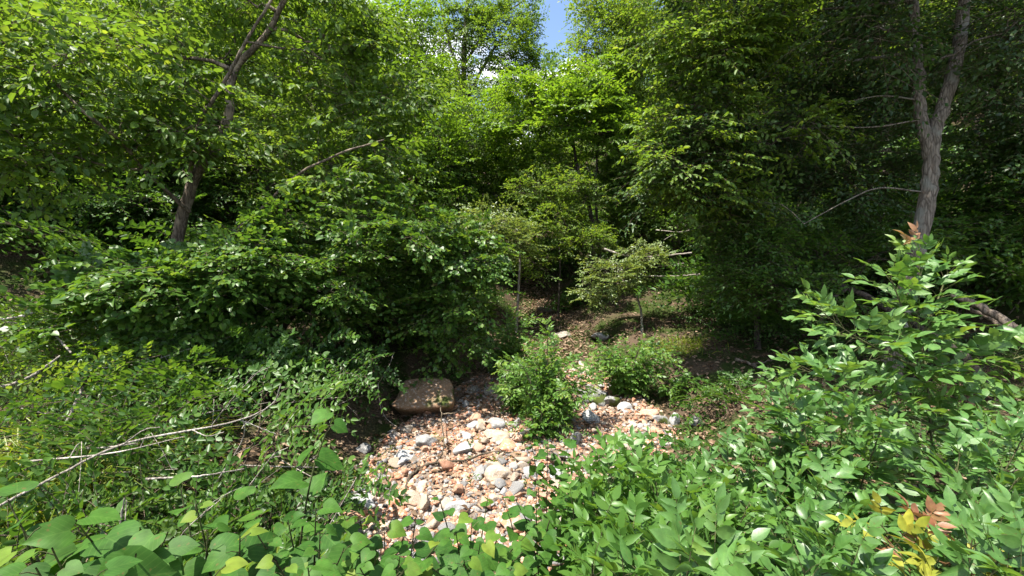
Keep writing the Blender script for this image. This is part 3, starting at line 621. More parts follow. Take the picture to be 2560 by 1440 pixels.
C7 = tree('tree', 'leafy bright young tree in front of the tall open crowned tree', 'tree', at(1120, 14.5), [at(1120, 14.5, -.2), at(1125, 14.5, 1.5), at(1120, 14.5, 3.2)], (.07, .03),
     [(P(1110, 430, 14), (1.3, 1.0, 1.1), 30), (P(1200, 330, 14.2), (.8, .8, .9), 16), (P(1080, 560, 13.8), (1.1, .8, .6), 14)], 39, 'yellow', 'barkdark', FAR, .105, 9, .8, 5, 6, tintb=.4)
C8 = tree('tree', 'thin leaved young tree right behind the yellow green middle tree', 'tree', at(1620, 14.5), [at(1620, 14.5, -.2), at(1610, 14.5, 1.5), at(1600, 14.5, 3.2)], (.07, .03),
     [(P(1600, 420, 14), (1.3, 1.0, 1.0), 24), (P(1680, 520, 13.6), (1.0, .8, .7), 14), (P(1560, 540, 14), (1.0, .8, .6), 12)], 40, 'green', 'barkdark', FAR, .105, 8, .8, 5, 6, tintb=.55)
C9 = tree('tree', 'low bright tree crown between the middle tree and the upper creek', 'tree', at(1330, 16.5), [at(1330, 16.5, -.2), at(1335, 16.5, 1.5), at(1330, 16.5, 2.6)], (.07, .03),
     [(P(1310, 440, 15), (1.1, 1.0, .5), 17), (P(1390, 530, 15.4), (1.0, .9, .5), 11), (P(1260, 530, 15), (.9, .8, .5), 10)], 43, 'yellow', 'barkdark', FAR, .11, 8, .8, 5, 6, tintb=.6)
L1 = tree('tree', 'yellow topped tree high at the far left edge of the woods', 'tree', at(80, 12), [at(80, 12, -.2), at(70, 12, 4), at(90, 12, 8)], (.18, .06),
     [(P(80, 60, 11.5), (1.9, 1.5, 1.1), 44), (P(250, 60, 12), (1.6, 1.4, 1.2), 24), (P(50, 300, 12), (2, 1.5, 1.3), 14)], 37, 'yellow', 'bark', FAR, .10, 9, .9, 5, 6, tintb=.68)
L2 = tree('tree', 'dense green tree behind the forked left tree', 'tree', at(560, 12.5), [at(560, 12.5, -.2), at(590, 12.5, 4), at(570, 12.5, 8)], (.18, .06),
     [(P(560, 120, 12.5), (2.3, 1.6, 1.8), 50), (P(680, 380, 12), (1.8, 1.4, 1.3), 26), (P(400, 330, 12), (1.5, 1.4, 1.2), 22)], 38, 'green', 'barkdark', FAR, .10, 9, .9, 5, 6, tintb=.5)
# copies deeper in the woods
def forest(src, rows, label, group):
    for (px, d, s, rz) in rows: dup(src, at(px, d, -.1), rz, s, label, group)
forest(L2, [(-250, 15, 1.1, 1.), (180, 16, 1.1, 2.2), (380, 19, 1.2, 3.9), (700, 19, 1.15, 5.1), (-420, 10.5, .9, 2.9), (600, 25, 1.3, .6), (300, 27, 1.4, 1.7), (30, 22, 1.3, 4.4), (-150, 26, 1.4, 2.6), (450, 36, 1.5, 3.3)],
       'green tree deep in the woods on the left hillside', 'trees deep on the left hillside')
forest(C4, [(1950, 15, 1., 2.), (2200, 13, .95, 4.), (2520, 13, 1., .8), (2800, 10, .9, 3.2), (2000, 21, 1.2, 5.), (2350, 20, 1.2, 1.3), (2700, 17, 1.1, 2.4), (1800, 24, 1.2, .5), (2200, 28, 1.4, 3.6), (1750, 33, 1.4, 2.9)],
       'tall tree deep in the shade of the right hillside', 'trees deep on the right hillside')
forest(C5, [(1330, 22, .95, 1.), (1080, 22, 1.15, 3.), (1430, 26, .95, 2.), (1250, 30, 1.1, 5.), (940, 26, 1.5, 4.), (1520, 21, 1.2, .5), (1380, 36, 1.1, 1.6), (1130, 38, 1.2, 2.7), (1600, 28, 1.6, 4.1), (1310, 18.5, .7, 1.2)],
       'small tree closing the head of the creek under the gap of sky', 'small trees at the head of the creek')
forest(C6, [(150, 10, .9, 1.), (330, 11, .9, 2.5), (-60, 8.5, .85, 4.), (560, 14, 1., 5.), (760, 13, .8, .4), (60, 14, 1.1, 3.3), (900, 17, .9, 2.)],
       'dark understory tree in the shade of the left woods', 'understory trees on the left')
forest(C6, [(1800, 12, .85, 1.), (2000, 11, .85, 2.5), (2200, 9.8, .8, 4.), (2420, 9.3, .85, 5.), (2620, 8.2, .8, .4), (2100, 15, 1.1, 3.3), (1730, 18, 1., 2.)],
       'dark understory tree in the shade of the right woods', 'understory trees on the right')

# ------------------------------------------------------------------ shrubs and saplings near the camera
def redbud(label, px, d, targets, seed, leaf=.095, step=.055, tintb=.45, group=None, base=None, twist=0.):
    """arching shoots of large heart shaped leaves; targets: (px, py, depth) of the shoot tips"""
    rg = R(seed); b0 = at(px, d, -.03) if base is None else base
    root = put('redbud_shrub', label, 'shrub', b0, group)
    wood = MB(); lf = MB()
    for (tx, ty, td) in targets:
        e = P(tx, ty, td); a = b0+np.array([rg.normal(0, .06), rg.normal(0, .05), 0])
        m = a*.45+e*.55+np.array([0, 0, .16*np.linalg.norm(e-a)]); c = curve([a, m, e], 22)
        L = np.linalg.norm(np.diff(c, axis=0), axis=1).sum(); n = max(4, int(L*.8/step))
        wood.tubes(c, np.linspace(.0055, .0016, 22), 6)
        cum = np.concatenate([[0], np.cumsum(np.linalg.norm(np.diff(c, axis=0), axis=1))])
        s = L*(.2+.8*(np.arange(n)+.5)/n); o = np.stack([np.interp(s, cum, c[:, k]) for k in range(3)], -1)
        tan = nrm(np.stack([np.interp(np.minimum(s+.02, L), cum, c[:, k]) for k in range(3)], -1)-np.stack([np.interp(s-.02, cum, c[:, k]) for k in range(3)], -1))
        sg = np.where(np.arange(n) % 2 == 0, 1., -1.)[:, None]
        side = nrm(np.cross(tan, [0, 0, 1.]))
        pd = nrm(tan*.55+side*sg*.8+np.array([0, 0, .35])+rg.normal(0, .18, (n, 3)))
        pl = .02+.025*rg.random(n); pe = o+pd*pl[:, None]
        wood.tubes(np.stack([o, o*.4+pe*.6+np.array([0, 0, .004]), pe], 1), np.tile([.0014, .0011, .001], (n, 1)), 4)
        k = np.linspace(0, 1, n); sz = leaf*(.6+.6*rg.random(n))*np.where(k > .9, .62, 1)
        fw = nrm(pd*.7+side*sg*.3+np.array([0, -.25, -.42])+rg.normal(0, .22, (n, 3)))
        up = np.array([-.05, -.28, 1.])+rg.normal(0, .30, (n, 3))
        ti = np.clip(tintb+rg.normal(0, .16, n)+.25*(k > .93)-.03, 0, .95)
        lf.leaves(pe, fw, up, sz, ti, HEART, 0, 1.0)
    wood.build('stem', M['gstem'], root, b0, smooth=True); lf.build('foliage', M['redbud'], root, b0, smooth=True)
    return root
redbud('large leaved redbud shoot in the bottom left corner with broad hanging leaves', 160, 1.15, [(60, 1330, .95), (190, 1300, .95), (340, 1385, .9), (90, 1420, .85), (420, 1330, 1.0), (20, 1250, 1.2), (230, 1440, .8), (300, 1330, 1.1), (130, 1370, .9)], 41, .098)
redbud('redbud shoots with folded leaves between the corner shoot and the upright shoot', 520, 1.4, [(450, 1215, 1.35), (490, 1260, 1.25), (380, 1400, 1.05), (530, 1440, .95), (600, 1340, 1.15), (520, 1330, 1.15), (430, 1420, 1.1)], 42, .09)
redbud('single upright redbud shoot with round leaves reaching over the dark thicket', 640, 1.62, [(838, 1020, 1.5)], 43, .098, .075)
redbud('dense heap of redbud leaves at the bottom edge below the whitish slab', 720, 1.45, [(640, 1330, 1.2), (720, 1300, 1.35), (690, 1400, 1.05), (800, 1330, 1.3), (770, 1420, 1.1), (860, 1370, 1.3), (620, 1250, 1.4), (790, 1270, 1.45), (660, 1290, 1.3)], 44, .085)
redbud('redbud shoots with rows of leaves over the lower gravel', 960, 1.75, [(900, 1300, 1.6), (960, 1320, 1.6), (1040, 1290, 1.7), (1000, 1390, 1.4), (900, 1420, 1.3), (1100, 1350, 1.5), (860, 1290, 1.7), (940, 1370, 1.45), (1040, 1340, 1.6), (1010, 1430, 1.3)], 45, .088)
redbud('redbud shoots hanging over the middle of the bottom edge', 1170, 1.95, [(1100, 1250, 1.9), (1180, 1290, 1.8), (1250, 1330, 1.7), (1160, 1400, 1.5), (1300, 1390, 1.6), (1220, 1240, 2.1), (1080, 1420, 1.5), (1140, 1330, 1.7), (1200, 1360, 1.6), (1280, 1420, 1.45), (1320, 1330, 1.7)], 46, .082)
redbud('redbud shoots climbing between gravel and ash seedlings', 1350, 2.3, [(1260, 1250, 2.4), (1340, 1200, 2.4), (1290, 1250, 2.2), (1410, 1220, 2.2), (1400, 1300, 2.0), (1340, 1330, 1.9)], 47, .08)
redbud('two small redbud sprigs in front of the light green creek sapling', 1370, 3.6, [(1320, 1080, 3.6), (1440, 1075, 3.5), (1370, 1100, 3.5)], 48, .085)

def ash(label, base, stems, seed, leaf=.092, L=.25, step=.062, pairs=3, tintb=.45, mat_='ash', group=None, start=.22, name='ash_sapling', sr=.007, cat='sapling', foliage2=None, tip=.07, jit=.3, hang=.12, bark='gstem'):
    """stems carrying opposite pinnate leaves. stems: lists of points"""
    rg = R(seed); root = put(name, label, cat, base, group)
    wood = MB(); lf = MB(); tp = MB()
    for si, pts in enumerate(stems):
        c = curve(pts, 24); d = np.linalg.norm(np.diff(c, axis=0), axis=1); cum = np.concatenate([[0], np.cumsum(d)]); T = cum[-1]
        wood.tubes(c, np.linspace(sr, sr*.3, 24), 6)
        n = max(3, int(T*(1-start)/step)); k = (np.arange(n)+.6)/n; s = T*(start+(1-start)*k)
        o = np.stack([np.interp(s, cum, c[:, q]) for q in range(3)], -1)
        o2 = np.stack([np.interp(np.maximum(s-.04, 0), cum, c[:, q]) for q in range(3)], -1); tan = nrm(o-o2+1e-6)
        ref = nrm(np.cross(tan, [.3, .8, .2])); ref2 = np.cross(tan, ref)
        a = np.arange(n)*math.pi/2+rg.uniform(0, 6); a = np.concatenate([a, a+math.pi])+rg.normal(0, .3, 2*n)
        O = np.tile(o, (2, 1)); K = np.tile(k, 2); TN = np.tile(tan, (2, 1))
        D = np.cos(a)[:, None]*np.tile(ref, (2, 1))+np.sin(a)[:, None]*np.tile(ref2, (2, 1))
        D = nrm(D*(1.1-.5*K[:, None]**2)+TN*(.25+.9*K[:, None]**2)+np.array([0, -.08, .18]))
        N = nrm(np.array([0, -.15, 1.])+rg.normal(0, .2, D.shape)+TN*.2)
        ll = L*(1-.25*K**3)*(.75+.5*rg.random(2*n))
        p, f, u, sz, t, tw = spray(rg, O, D, N, ll, 0, pairs*2+1, leaf, .28, tintb=tintb, tints=.14, jit=jit, opp=True, hang=hang)
        q = pairs*2+1; Kl = np.repeat(K, q); sz = sz*(1-.35*Kl**3); t = np.clip(t+tip*(Kl > .9), 0, .98)
        if foliage2 is not None:
            m = (Kl > foliage2[1]) & ((si == foliage2[2]) | (foliage2[2] < 0))
            tp.leaves(p[m], f[m], u[m], sz[m], t[m], LANCE); p, f, u, sz, t = p[~m], f[~m], u[~m], sz[~m], t[~m]
        lf.leaves(p, f, u, sz, t, LANCE, 0, 1.0)
        wood.tubes(tw, np.tile([.0018, .0015, .0012, .0008], (len(tw), 1)), 4)
    wood.build('stem', M[bark], root, base, smooth=True); lf.build('foliage', M[mat_], root, base, smooth=True)
    if foliage2 is not None and tp.c: tp.build('young_leaves', M[foliage2[0]], root, base, smooth=True)['label'] = foliage2[3]
    return root
b = hit(2325, 1300); dd = b[1]
ash('tallest ash sapling with straight slim stem and pale topped leaves before the forked trunk', b,
    [[b, P(2330, 1150, dd), P(2318, 950, dd), P(2295, 800, dd), P(2300, 690, dd), P(2290, 625, dd)],
     [P(2318, 930, dd), P(2220, 885, dd-.05), P(2120, 830, dd-.1), P(2050, 775, dd-.15)],
     [P(2318, 925, dd), P(2440, 905, dd), P(2540, 895, dd), P(2640, 850, dd)],
     [P(2325, 1060, dd), P(2200, 1010, dd-.1), P(2080, 950, dd-.2), P(1990, 920, dd-.2)],
     [P(2322, 1080, dd), P(2430, 1040, dd), P(2520, 1010, dd)],
     [P(2300, 870, dd), P(2260, 780, dd-.05), P(2225, 690, dd-.05)], [P(2302, 850, dd), P(2340, 760, dd+.05), P(2370, 680, dd+.05)]], 51, .105, .32, .046, 3, .6, start=.10, sr=.010, tip=.12, foliage2=('redleaf', .975, 0, 'young reddish bronze leaves at the tip'))
def bush_ash(label, px, d, tips, seed, **k):
    b = at(px, d, -.03); return ash(label, b, [[b, b*.5+P(x, y, z)*.5+np.array([R(seed+i).normal(0, .04), 0, .08]), P(x, y, z)] for i, (x, y, z) in enumerate(tips)], seed, **k)
bush_ash('wide ash seedling clump left of the tallest sapling with yellowish tips', 2120, 2.5, [(1960, 960, 2.6), (2060, 930, 2.7), (2010, 1060, 2.5), (2130, 1020, 2.5), (1920, 1010, 2.8), (2200, 1080, 2.3)], 52)
bush_ash('ash seedling in the middle right with a yellow green tip above the dark bank', 1880, 2.6, [(1880, 1090, 2.7), (1820, 1130, 2.6), (1940, 1160, 2.5), (1960, 1110, 2.7)], 53)
bush_ash('ash seedlings along the right edge of the gravel', 1640, 2.7, [(1580, 1120, 2.9), (1640, 1110, 2.8), (1710, 1130, 2.7), (1600, 1170, 2.6), (1760, 1170, 2.5)], 54, tintb=.4)
bush_ash('lush ash clump at the gravel end of the redbud leaves', 1520, 2.15, [(1480, 1230, 2.2), (1530, 1190, 2.2), (1590, 1210, 2.1), (1500, 1280, 2.05), (1560, 1290, 1.9), (1620, 1260, 2.0), (1450, 1180, 2.35), (1520, 1130, 2.4), (1590, 1150, 2.3), (1430, 1260, 2.1)], 55, tintb=.45, leaf=.082, L=.23, step=.042, mat_='fresh', start=.08)
bush_ash('lush ash clump in the lower right middle, leaves pointing up', 1720, 1.9, [(1640, 1210, 2.0), (1720, 1220, 1.95), (1800, 1240, 1.9), (1680, 1300, 1.75), (1780, 1330, 1.7), (1860, 1290, 1.8), (1740, 1270, 1.85)], 56, tintb=.45, leaf=.082, L=.23, step=.042, mat_='fresh', start=.08)
bush_ash('broad leaved ash seedling at the bottom edge right of the redbuds', 1560, 1.55, [(1500, 1330, 1.6), (1580, 1340, 1.5), (1640, 1380, 1.4), (1480, 1410, 1.4), (1560, 1430, 1.3)], 57, tintb=.45, leaf=.082, L=.23, step=.042, mat_='fresh', start=.08)
bush_ash('ash shoot with bright yellow green leaflets at the bottom edge', 1760, 1.3, [(1700, 1350, 1.3), (1790, 1390, 1.2), (1720, 1420, 1.15)], 58, tintb=.5)
bush_ash('seedlings under the tall sapling, right of the lush clump', 2000, 1.95, [(1950, 1230, 2.0), (2040, 1240, 1.95), (2100, 1200, 2.1), (1990, 1330, 1.8), (2080, 1340, 1.8), (2140, 1290, 1.9)], 59, tintb=.4)
bush_ash('ash seedlings at the right edge with overlapping broad leaflets', 2440, 1.9, [(2400, 1130, 2.1), (2480, 1080, 2.2), (2540, 1200, 1.9), (2440, 1250, 1.9), (2500, 1320, 1.7), (2560, 1090, 2.1)], 60, tintb=.45, leaf=.095)
bush_ash('low ash shoots in the bottom right corner', 2480, 1.5, [(2430, 1350, 1.5), (2500, 1390, 1.4), (2560, 1330, 1.5), (2560, 1420, 1.3)], 61, tintb=.45)
bush_ash('ash shoots at the bottom edge left of the red tipped seedling', 2100, 1.5, [(2060, 1380, 1.5), (2130, 1400, 1.45), (2010, 1420, 1.4)], 62, tintb=.45)
b = at(2310, 1.75, -.03)
ash('red tipped ash seedling with yellow leaves at bottom right', b, [[b, P(2315, 1400, 1.72), P(2310, 1300, 1.7)], [P(2310, 1420, 1.7), P(2270, 1390, 1.65), P(2200, 1310, 1.6)], [P(2312, 1440, 1.7), P(2360, 1420, 1.6), P(2420, 1410, 1.55)]], 63, .075, .17, .05, 2, .5, 'yleaf', start=.25, tip=.1,
    foliage2=('redleaf', .2, 0, 'dull reddish young leaves at the top'))
def fine(label, px, py, spread, hgt, seed, mat_='ash', n=9, tintb=.5, base=None, leaf=.07):
    b = hit(px, py) if base is None else base; rg = R(seed); st_ = []
    for i in range(n):
        a = rg.uniform(0, 6.3); r = spread*math.sqrt(rg.random()); h = hgt*(.3+.75*rg.random())*(1-.25*r/spread)
        e = b+np.array([r*math.cos(a), r*math.sin(a)*.8, h*.85]); st_.append([b-np.array([0, 0, .03]), b*.45+e*.55+np.array([0, 0, .25*h]), e])
    return ash(label, b, st_, seed, leaf, .20, .055, 3, tintb, mat_, start=.15, hang=.3, name='light_green_shrub', cat='shrub', tip=.2, jit=.35, bark='twig')
fine('tallest light green shrub growing in the middle of the creek bed', 1370, 1075, .85, 1.75, 71, 'fresh', n=24, tintb=.6)
fine('low bright green shrub at the foot of the tallest creek shrub', 1350, 1100, .35, .6, 72, 'fresh', n=9, tintb=.6)
fine('light green shrub behind and left of the tallest creek shrub', 1265, 940, .75, 1.75, 73, 'fresh', n=24, tintb=.58)
fine('rounded light green shrub on the right side of the creek below the pale sapling', 1570, 990, .85, 1.3, 74, 'fresh', n=24, tintb=.58)
fine('darker shrub right of the rounded light green shrub', 1680, 1000, .5, .55, 75, 'deep', n=10, tintb=.6)
fine('small leafy shrub deeper in the creek at the foot of the gap', 1400, 780, .6, .9, 76, 'deep', n=9)
fine('bright leafy shrub between the tallest creek shrub and the one behind it', 1310, 1030, .5, 1.3, 80, 'fresh', n=20, tintb=.55)
fine('bushy green shrub on the left edge of the upper creek', 1215, 800, .8, 1.2, 78, 'green', n=20, leaf=.07)
fine('green shrub on the right edge of the upper creek', 1440, 765, .6, .7, 79, 'deep', n=16, leaf=.07)
fine('small yellow green shrub under the redbud crown', 1010, 860, .6, .8, 77, 'yellow', n=10, tintb=.45)

def arching(label, px, d, n, L, seed, leafm='deep', leaf=.042, rise=.55, group=None, lean=0., tintb=.5, dead=0):
    """thicket of arching stems with small opposite leaves"""
    rg = R(seed); b0 = at(px, d, -.03); root = put('arching_shrub', label, 'shrub', b0, group); wood = MB(); lf = MB()
    a = rg.uniform(0, 6.3, n); D = np.stack([np.cos(a)*.8+lean, np.sin(a)*.7-.15, np.full(n, rise)+rg.normal(0, .2, n)], -1)
    O = b0+rg.normal(0, 1, (n, 3))*np.array([.22, .22, 0])
    O[:, 2] = gz(O[:, 0], O[:, 1])
    N = np.array([0, -.2, 1.])+rg.normal(0, .25, (n, 3))
    p, f, u, s, t, tw = spray(rg, O, D, N, L*(.6+.7*rg.random(n)), 9, 16, leaf, .42, 48, tintb, .2, .4, True)
    lf.leaves(p, f, u, s, t, MID, 0, 1.0); k = len(tw)
    wood.tubes(tw[:n], np.tile(np.linspace(.007, .003, 4), (n, 1)), 5); wood.tubes(tw[n:], np.tile(np.linspace(.0028, .0012, 4), (k-n, 1)), 3)
    wood.build('stem', M['twig'], root, b0, smooth=True); lf.build('foliage', M[leafm], root, b0)
    return root
AL = [
 ('small leaved thicket bush at the left edge behind the corner redbud', 30, 2.6, 8, .7, 'green'),
 ('small leaved bush under the long bare pole on the left', 230, 2.9, 9, 1.1, 'deep'),
 ('small leaved bush between the long bare pole and the upright redbud shoot', 460, 2.9, 9, 1.1, 'deep'),
 ('small dark bush beside the left edge of the gravel, behind the redbud shoot', 690, 3.5, 6, .75, 'deep'),
 ('tangled bush in the left thicket behind the leaning dead stem', 330, 3.9, 10, 1.2, 'deep'),
 ('tangled bush in the middle of the left thicket above the long pole', 560, 4.0, 10, 1.3, 'deep'),
 ('dark dense bush standing left of the boulder', 740, 5.6, 10, 1.15, 'deep'),
 ('dark bush in front of the twin dark redbud trunks', 590, 5.3, 11, 1.3, 'deep'),
 ('bush of pale sprays beside the yellow grass tuft', 180, 4.6, 11, 1.3, 'green'),
 ('bright leaved bush at the left edge above the grass tuft', 60, 5.8, 12, 1.5, 'green'),
 ('yellow green bush left of the small dark trunked redbud', 250, 5.9, 12, 1.5, 'yellow'),
 ('bush in the shade below the small dark trunked redbud', 470, 5.0, 10, 1.2, 'deep'),
 ('low bush in front of the corner of the left thicket', 330, 2.2, 8, .8, 'green'),
 ('low bush at the edge of the redbud leaves near the dark thicket', 590, 2.4, 8, .8, 'deep'),
 ('low bush at the far left bottom edge', 130, 1.9, 7, .6, 'green'),
 ('bush under the right edge of the redbud crown', 1010, 8.6, 11, 1.2, 'green'),
]
for i, (lb, px, d, n, L, lm) in enumerate(AL): arching(lb, px, d, int(n*1.35), L*1.25, 100+i, lm, leaf=[.048, .062, .056, .07][i % 4]*(1 if d < 4 else 1.15), rise=[.7, .95, 1.15][i % 3], tintb=[.3, .45, .6][i % 3])
AL2 = [('spreading bush filling the gap below the long bare pole', 560, 3.2, 9, .9, 'deep'), ('low bush between the long bare pole and the heap of redbud leaves', 400, 2.6, 8, .8, 'green'),
 ('low bush left of the sunlit gravel behind the round redbud leaves', 640, 2.9, 7, .6, 'deep')]
for i, (lb, px, d, n, L, lm) in enumerate(AL2): arching(lb, px, d, n, L, 130+i, lm, leaf=.05, tintb=.4)
AR = [
 ('dark low bush on the mossy right bank above the pale split stone', 1830, 6.3, 10, .9, 'deep'),
 ('dark bush at the foot of the forked tree', 2130, 7.0, 11, 1.2, 'deep'),
 ('dark bush right of the forked trunk', 2480, 6.4, 11, 1.3, 'dark'),
 ('low bush on the right bank behind the ash clump', 2300, 4.4, 10, 1.0, 'deep'),
 ('low bush at the right edge behind the ash seedlings', 2560, 3.6, 10, 1.0, 'deep'),
 ('dim bush between the layered low tree and the pale sapling', 1840, 9.6, 12, 1.2, 'deep'),
 ('dim bush under the layered low tree', 1950, 9.0, 12, 1.4, 'deep'),
]
for i, (lb, px, d, n, L, lm) in enumerate(AR): arching(lb, px, d, n, L, 140+i, lm, leaf=.055)
pb = arching('leafy bush filling the shade of the woods floor', 900, 12, 14, 1.7, 160, 'deep', .08, .7, 'bushes on the woods floor')
rg = R(161)
for i in range(90):
    y = rg.uniform(7.5, 22); x = rg.uniform(-1, 1)*(y*1.15)
    if abs(x-creek_x(y)) < creek_w(y)+.5: continue
    if y < 14 and 1380 < 1280+x/y*F < 1760: continue
    dup(pb, G(x, y, -.03), rg.uniform(0, 6.3), rg.uniform(.8, 1.7), pb['label'], pb['group'])

def grass(label, px, py, n, L, seed, spread=.3, b0=None):
    rg = R(seed); b0 = hit(px, py) if b0 is None else b0; k = n; root = MB()
    o = b0+rg.normal(0, 1, (k, 3))*np.array([spread, spread, 0]); o[:, 2] = gz(o[:, 0], o[:, 1])
    d = rg.normal(0, .45, (k, 3))+np.array([0, 0, 1.]); d = nrm(d); l = L*(.5+.6*rg.random(k)); w = nrm(np.cross(d, rg.normal(0, 1, (k, 3))))*.006
    hz = d*np.array([1, 1, 0]); t = np.array([0, .35, .7, 1.]); c = o[:, None]+d[:, None]*(l[:, None]*t)[..., None]+hz[:, None]*(l[:, None]*.8*t**2)[..., None]-np.array([0, 0, 1.])*(l[:, None]*.5*t**3)[..., None]
    ww = w[:, None]*np.array([1, .9, .6, .05])[None, :, None]
    v = np.stack([c-ww, c+ww], 2).reshape(-1, 3); i = (np.arange(k)*8)[:, None]+np.array([0, 2, 4])[None]
    root.add(v, [np.stack([i, i+1, i+3, i+2], -1).reshape(-1, 4)], 0, np.repeat(rg.random(k), 8))
    ob = root.build('grass_tuft', M['grass'], None, b0); ob.location = b0
    return tag(ob, label, 'grass')
grass('bright yellow green grass tuft at the left edge of the thicket', 85, 1075, 1500, 1.0, 171, .26, at(75, 3.4))
grass('small grass tuft in the shade below the redbud trunk', 520, 960, 260, .4, 172, .25)
grass('thin grass tuft below the pale sapling on the right bank', 1700, 870, 260, .4, 173, .3)
# tiny yellow weeds between the gravel stones
for i, (px, py) in enumerate([(1055, 1250), (960, 1160), (990, 1130), (1235, 1160), (1290, 1150), (905, 1190), (1110, 1110), (1190, 1110), (870, 1195), (1330, 1225), (1075, 1100), (1470, 960), (1440, 985)]):
    ob = grass('tiny yellow green weed sprouting between creek stones', px, py, 40, .13, 180+i, .05); ob['group'] = 'tiny weeds in the gravel'; ob.name = 'gravel_weed'; ob['category'] = 'weed'

# ------------------------------------------------------------------ dead wood
def stick(name, label, lines, r0, r1, seed, m='deadwood', ground=False, group=None):
    rg = R(seed); pts = [[(hit(x, y)+np.array([0, 0, z])) if ground else P(x, y, z) for (x, y, z) in ln] for ln in lines]
    b0 = pts[0][0]; mb = MB()
    for i, p in enumerate(pts):
        n = len(p)*6; c = curve(p, n); c[1:-1] += rg.normal(0, r0*.18, (n-2, 3)); k = 1 if i == 0 else .55
        mb.tubes(c, np.linspace(r0*k, r1*k, n), 7)
    o = mb.build(name, M[m], None, b0, smooth=True); o.location = b0
    return tag(o, label, 'branch' if 'branch' in name or 'stem' in name else name.split('_')[-1], group)
stick('fallen_branch', 'forked dead branch curving over the sunlit gravel', [[(1012, 1275, .02), (1020, 1215, .05), (1050, 1185, .07), (1100, 1172, .08), (1165, 1168, .09), (1230, 1145, .08), (1300, 1146, .05), (1340, 1165, .03)],
    [(1090, 1172, .08), (1110, 1150, .16), (1104, 1090, .26), (1106, 1050, .30), (1150, 1020, .30)], [(1106, 1085, .28), (1150, 1075, .26), (1190, 1060, .24)], [(1300, 1146, .05), (1370, 1130, .06), (1400, 1120, .05)], [(1165, 1168, .09), (1175, 1180, .02)]], .020, .006, 1, 'twig', True)
stick('dead_branch', 'thin dead stem hooked in front of the left end of the boulder', [[(945, 960, 6.0), (950, 1010, 6.0), (965, 1045, 5.9), (1000, 1072, 5.8), (1020, 1078, 5.7)], [(945, 960, 6.0), (970, 920, 6.0), (985, 880, 6.1)]], .006, .004, 2)
stick('bare_pole', 'long pale bare pole slanting up across the left thicket', [[(-40, 1285, 2.3), (150, 1185, 2.45), (310, 1110, 2.6), (480, 1075, 2.8), (600, 1050, 2.9), (680, 1010, 3.0), (702, 960, 3.0)], [(600, 1050, 2.9), (690, 1085, 3.0)], [(310, 1110, 2.6), (360, 1075, 2.6), (400, 1068, 2.6)], [(480, 1075, 2.8), (520, 1090, 2.8), (560, 1080, 2.8)]], .0075, .004, 3)
stick('fallen_branch', 'dark fallen limb leaning from the thicket to the dark redbud trunk', [[(265, 1085, 4.2), (350, 1020, 4.5), (430, 960, 4.9), (540, 925, 5.3), (660, 905, 5.6)], [(340, 1035, 4.4), (410, 1075, 4.2)]], .032, .015, 4, 'bark')
stick('dead_branch', 'leaning grey stem right of the yellow grass tuft', [[(145, 1105, 3.8), (175, 1040, 3.9), (200, 985, 4.0), (205, 970, 4.0)]], .016, .010, 5)
stick('fallen_branch', 'pale sunlit dead branch rising left of the bright bush', [[(-20, 975, 4.4), (60, 950, 4.5), (110, 920, 4.6), (150, 890, 4.7)]], .018, .010, 6)
stick('dead_branch', 'short pale stem crossing above the left thicket', [[(125, 820, 5.0), (150, 850, 4.9), (178, 882, 4.8)], [(20, 805, 5.2), (80, 815, 5.1), (135, 842, 4.9)]], .014, .010, 7)
stick('fallen_branch', 'horizontal pale branch at left edge below the redbud leaves', [[(-20, 800, 5.6), (30, 795, 5.5), (85, 782, 5.4)]], .018, .01, 8)
stick('dead_branch', 'thin white twig low in the thicket right of the pole', [[(365, 1197, 2.6), (420, 1195, 2.6), (500, 1190, 2.6), (610, 1172, 2.8)]], .007, .004, 9)
stick('dead_branch', 'thin white twig low in the thicket under the pole', [[(170, 1118, 3.2), (260, 1119, 3.2), (340, 1108, 3.3)]], .008, .005, 10)
stick('dead_branch', 'upright pair of thin grey stems in the thicket gap', [[(300, 1320, 2.1), (305, 1280, 2.1), (312, 1245, 2.1)], [(312, 1320, 2.1), (316, 1250, 2.15)]], .005, .003, 11)
stick('fallen_log', 'grey log lying behind the small grass tuft under the redbud', [[(300, 955, 7.6), (400, 905, 7.8), (480, 875, 8.0)]], .06, .045, 12, 'barkpale')
stick('fallen_branch', 'mossy fallen branch lying under the redbud crown', [[(590, 912, 6.4), (640, 908, 6.4), (690, 905, 6.4)]], .035, .03, 13, 'barkpale')
stick('dead_branch', 'drooping pale twig inside the redbud crown', [[(585, 715, 5.9), (630, 745, 5.8), (680, 780, 5.7), (700, 785, 5.7)]], .008, .005, 14)
stick('fallen_tree', 'long grey fallen tree stem sloping down behind the tallest ash sapling', [[(1840, 655, 8.0), (1990, 690, 7.4), (2120, 720, 6.9), (2260, 800, 6.3), (2400, 880, 5.8), (2480, 985, 5.3)], [(2120, 720, 6.9), (2060, 745, 6.6), (1930, 712, 6.9)]], .04, .055, 15, 'barkdark')
stick('fallen_tree', 'pair of grey stems sloping to the right edge behind the ash sapling', [[(2380, 735, 5.4), (2450, 765, 5.2), (2580, 850, 4.8)], [(2400, 760, 5.4), (2480, 800, 5.2), (2580, 870, 4.9)]], .04, .05, 16, 'bark')
stick('dead_branch', 'fan of bare grey branches behind the pale sapling crown', [[(1510, 622, 10.9), (1570, 640, 10.8), (1650, 640, 10.4), (1730, 632, 10.0)], [(1600, 655, 10.6), (1660, 640, 10.4)], [(1640, 668, 10.4), (1710, 658, 10.0)], [(1610, 690, 10.5), (1690, 690, 10.0), (1750, 685, 9.8)]], .028, .02, 17)
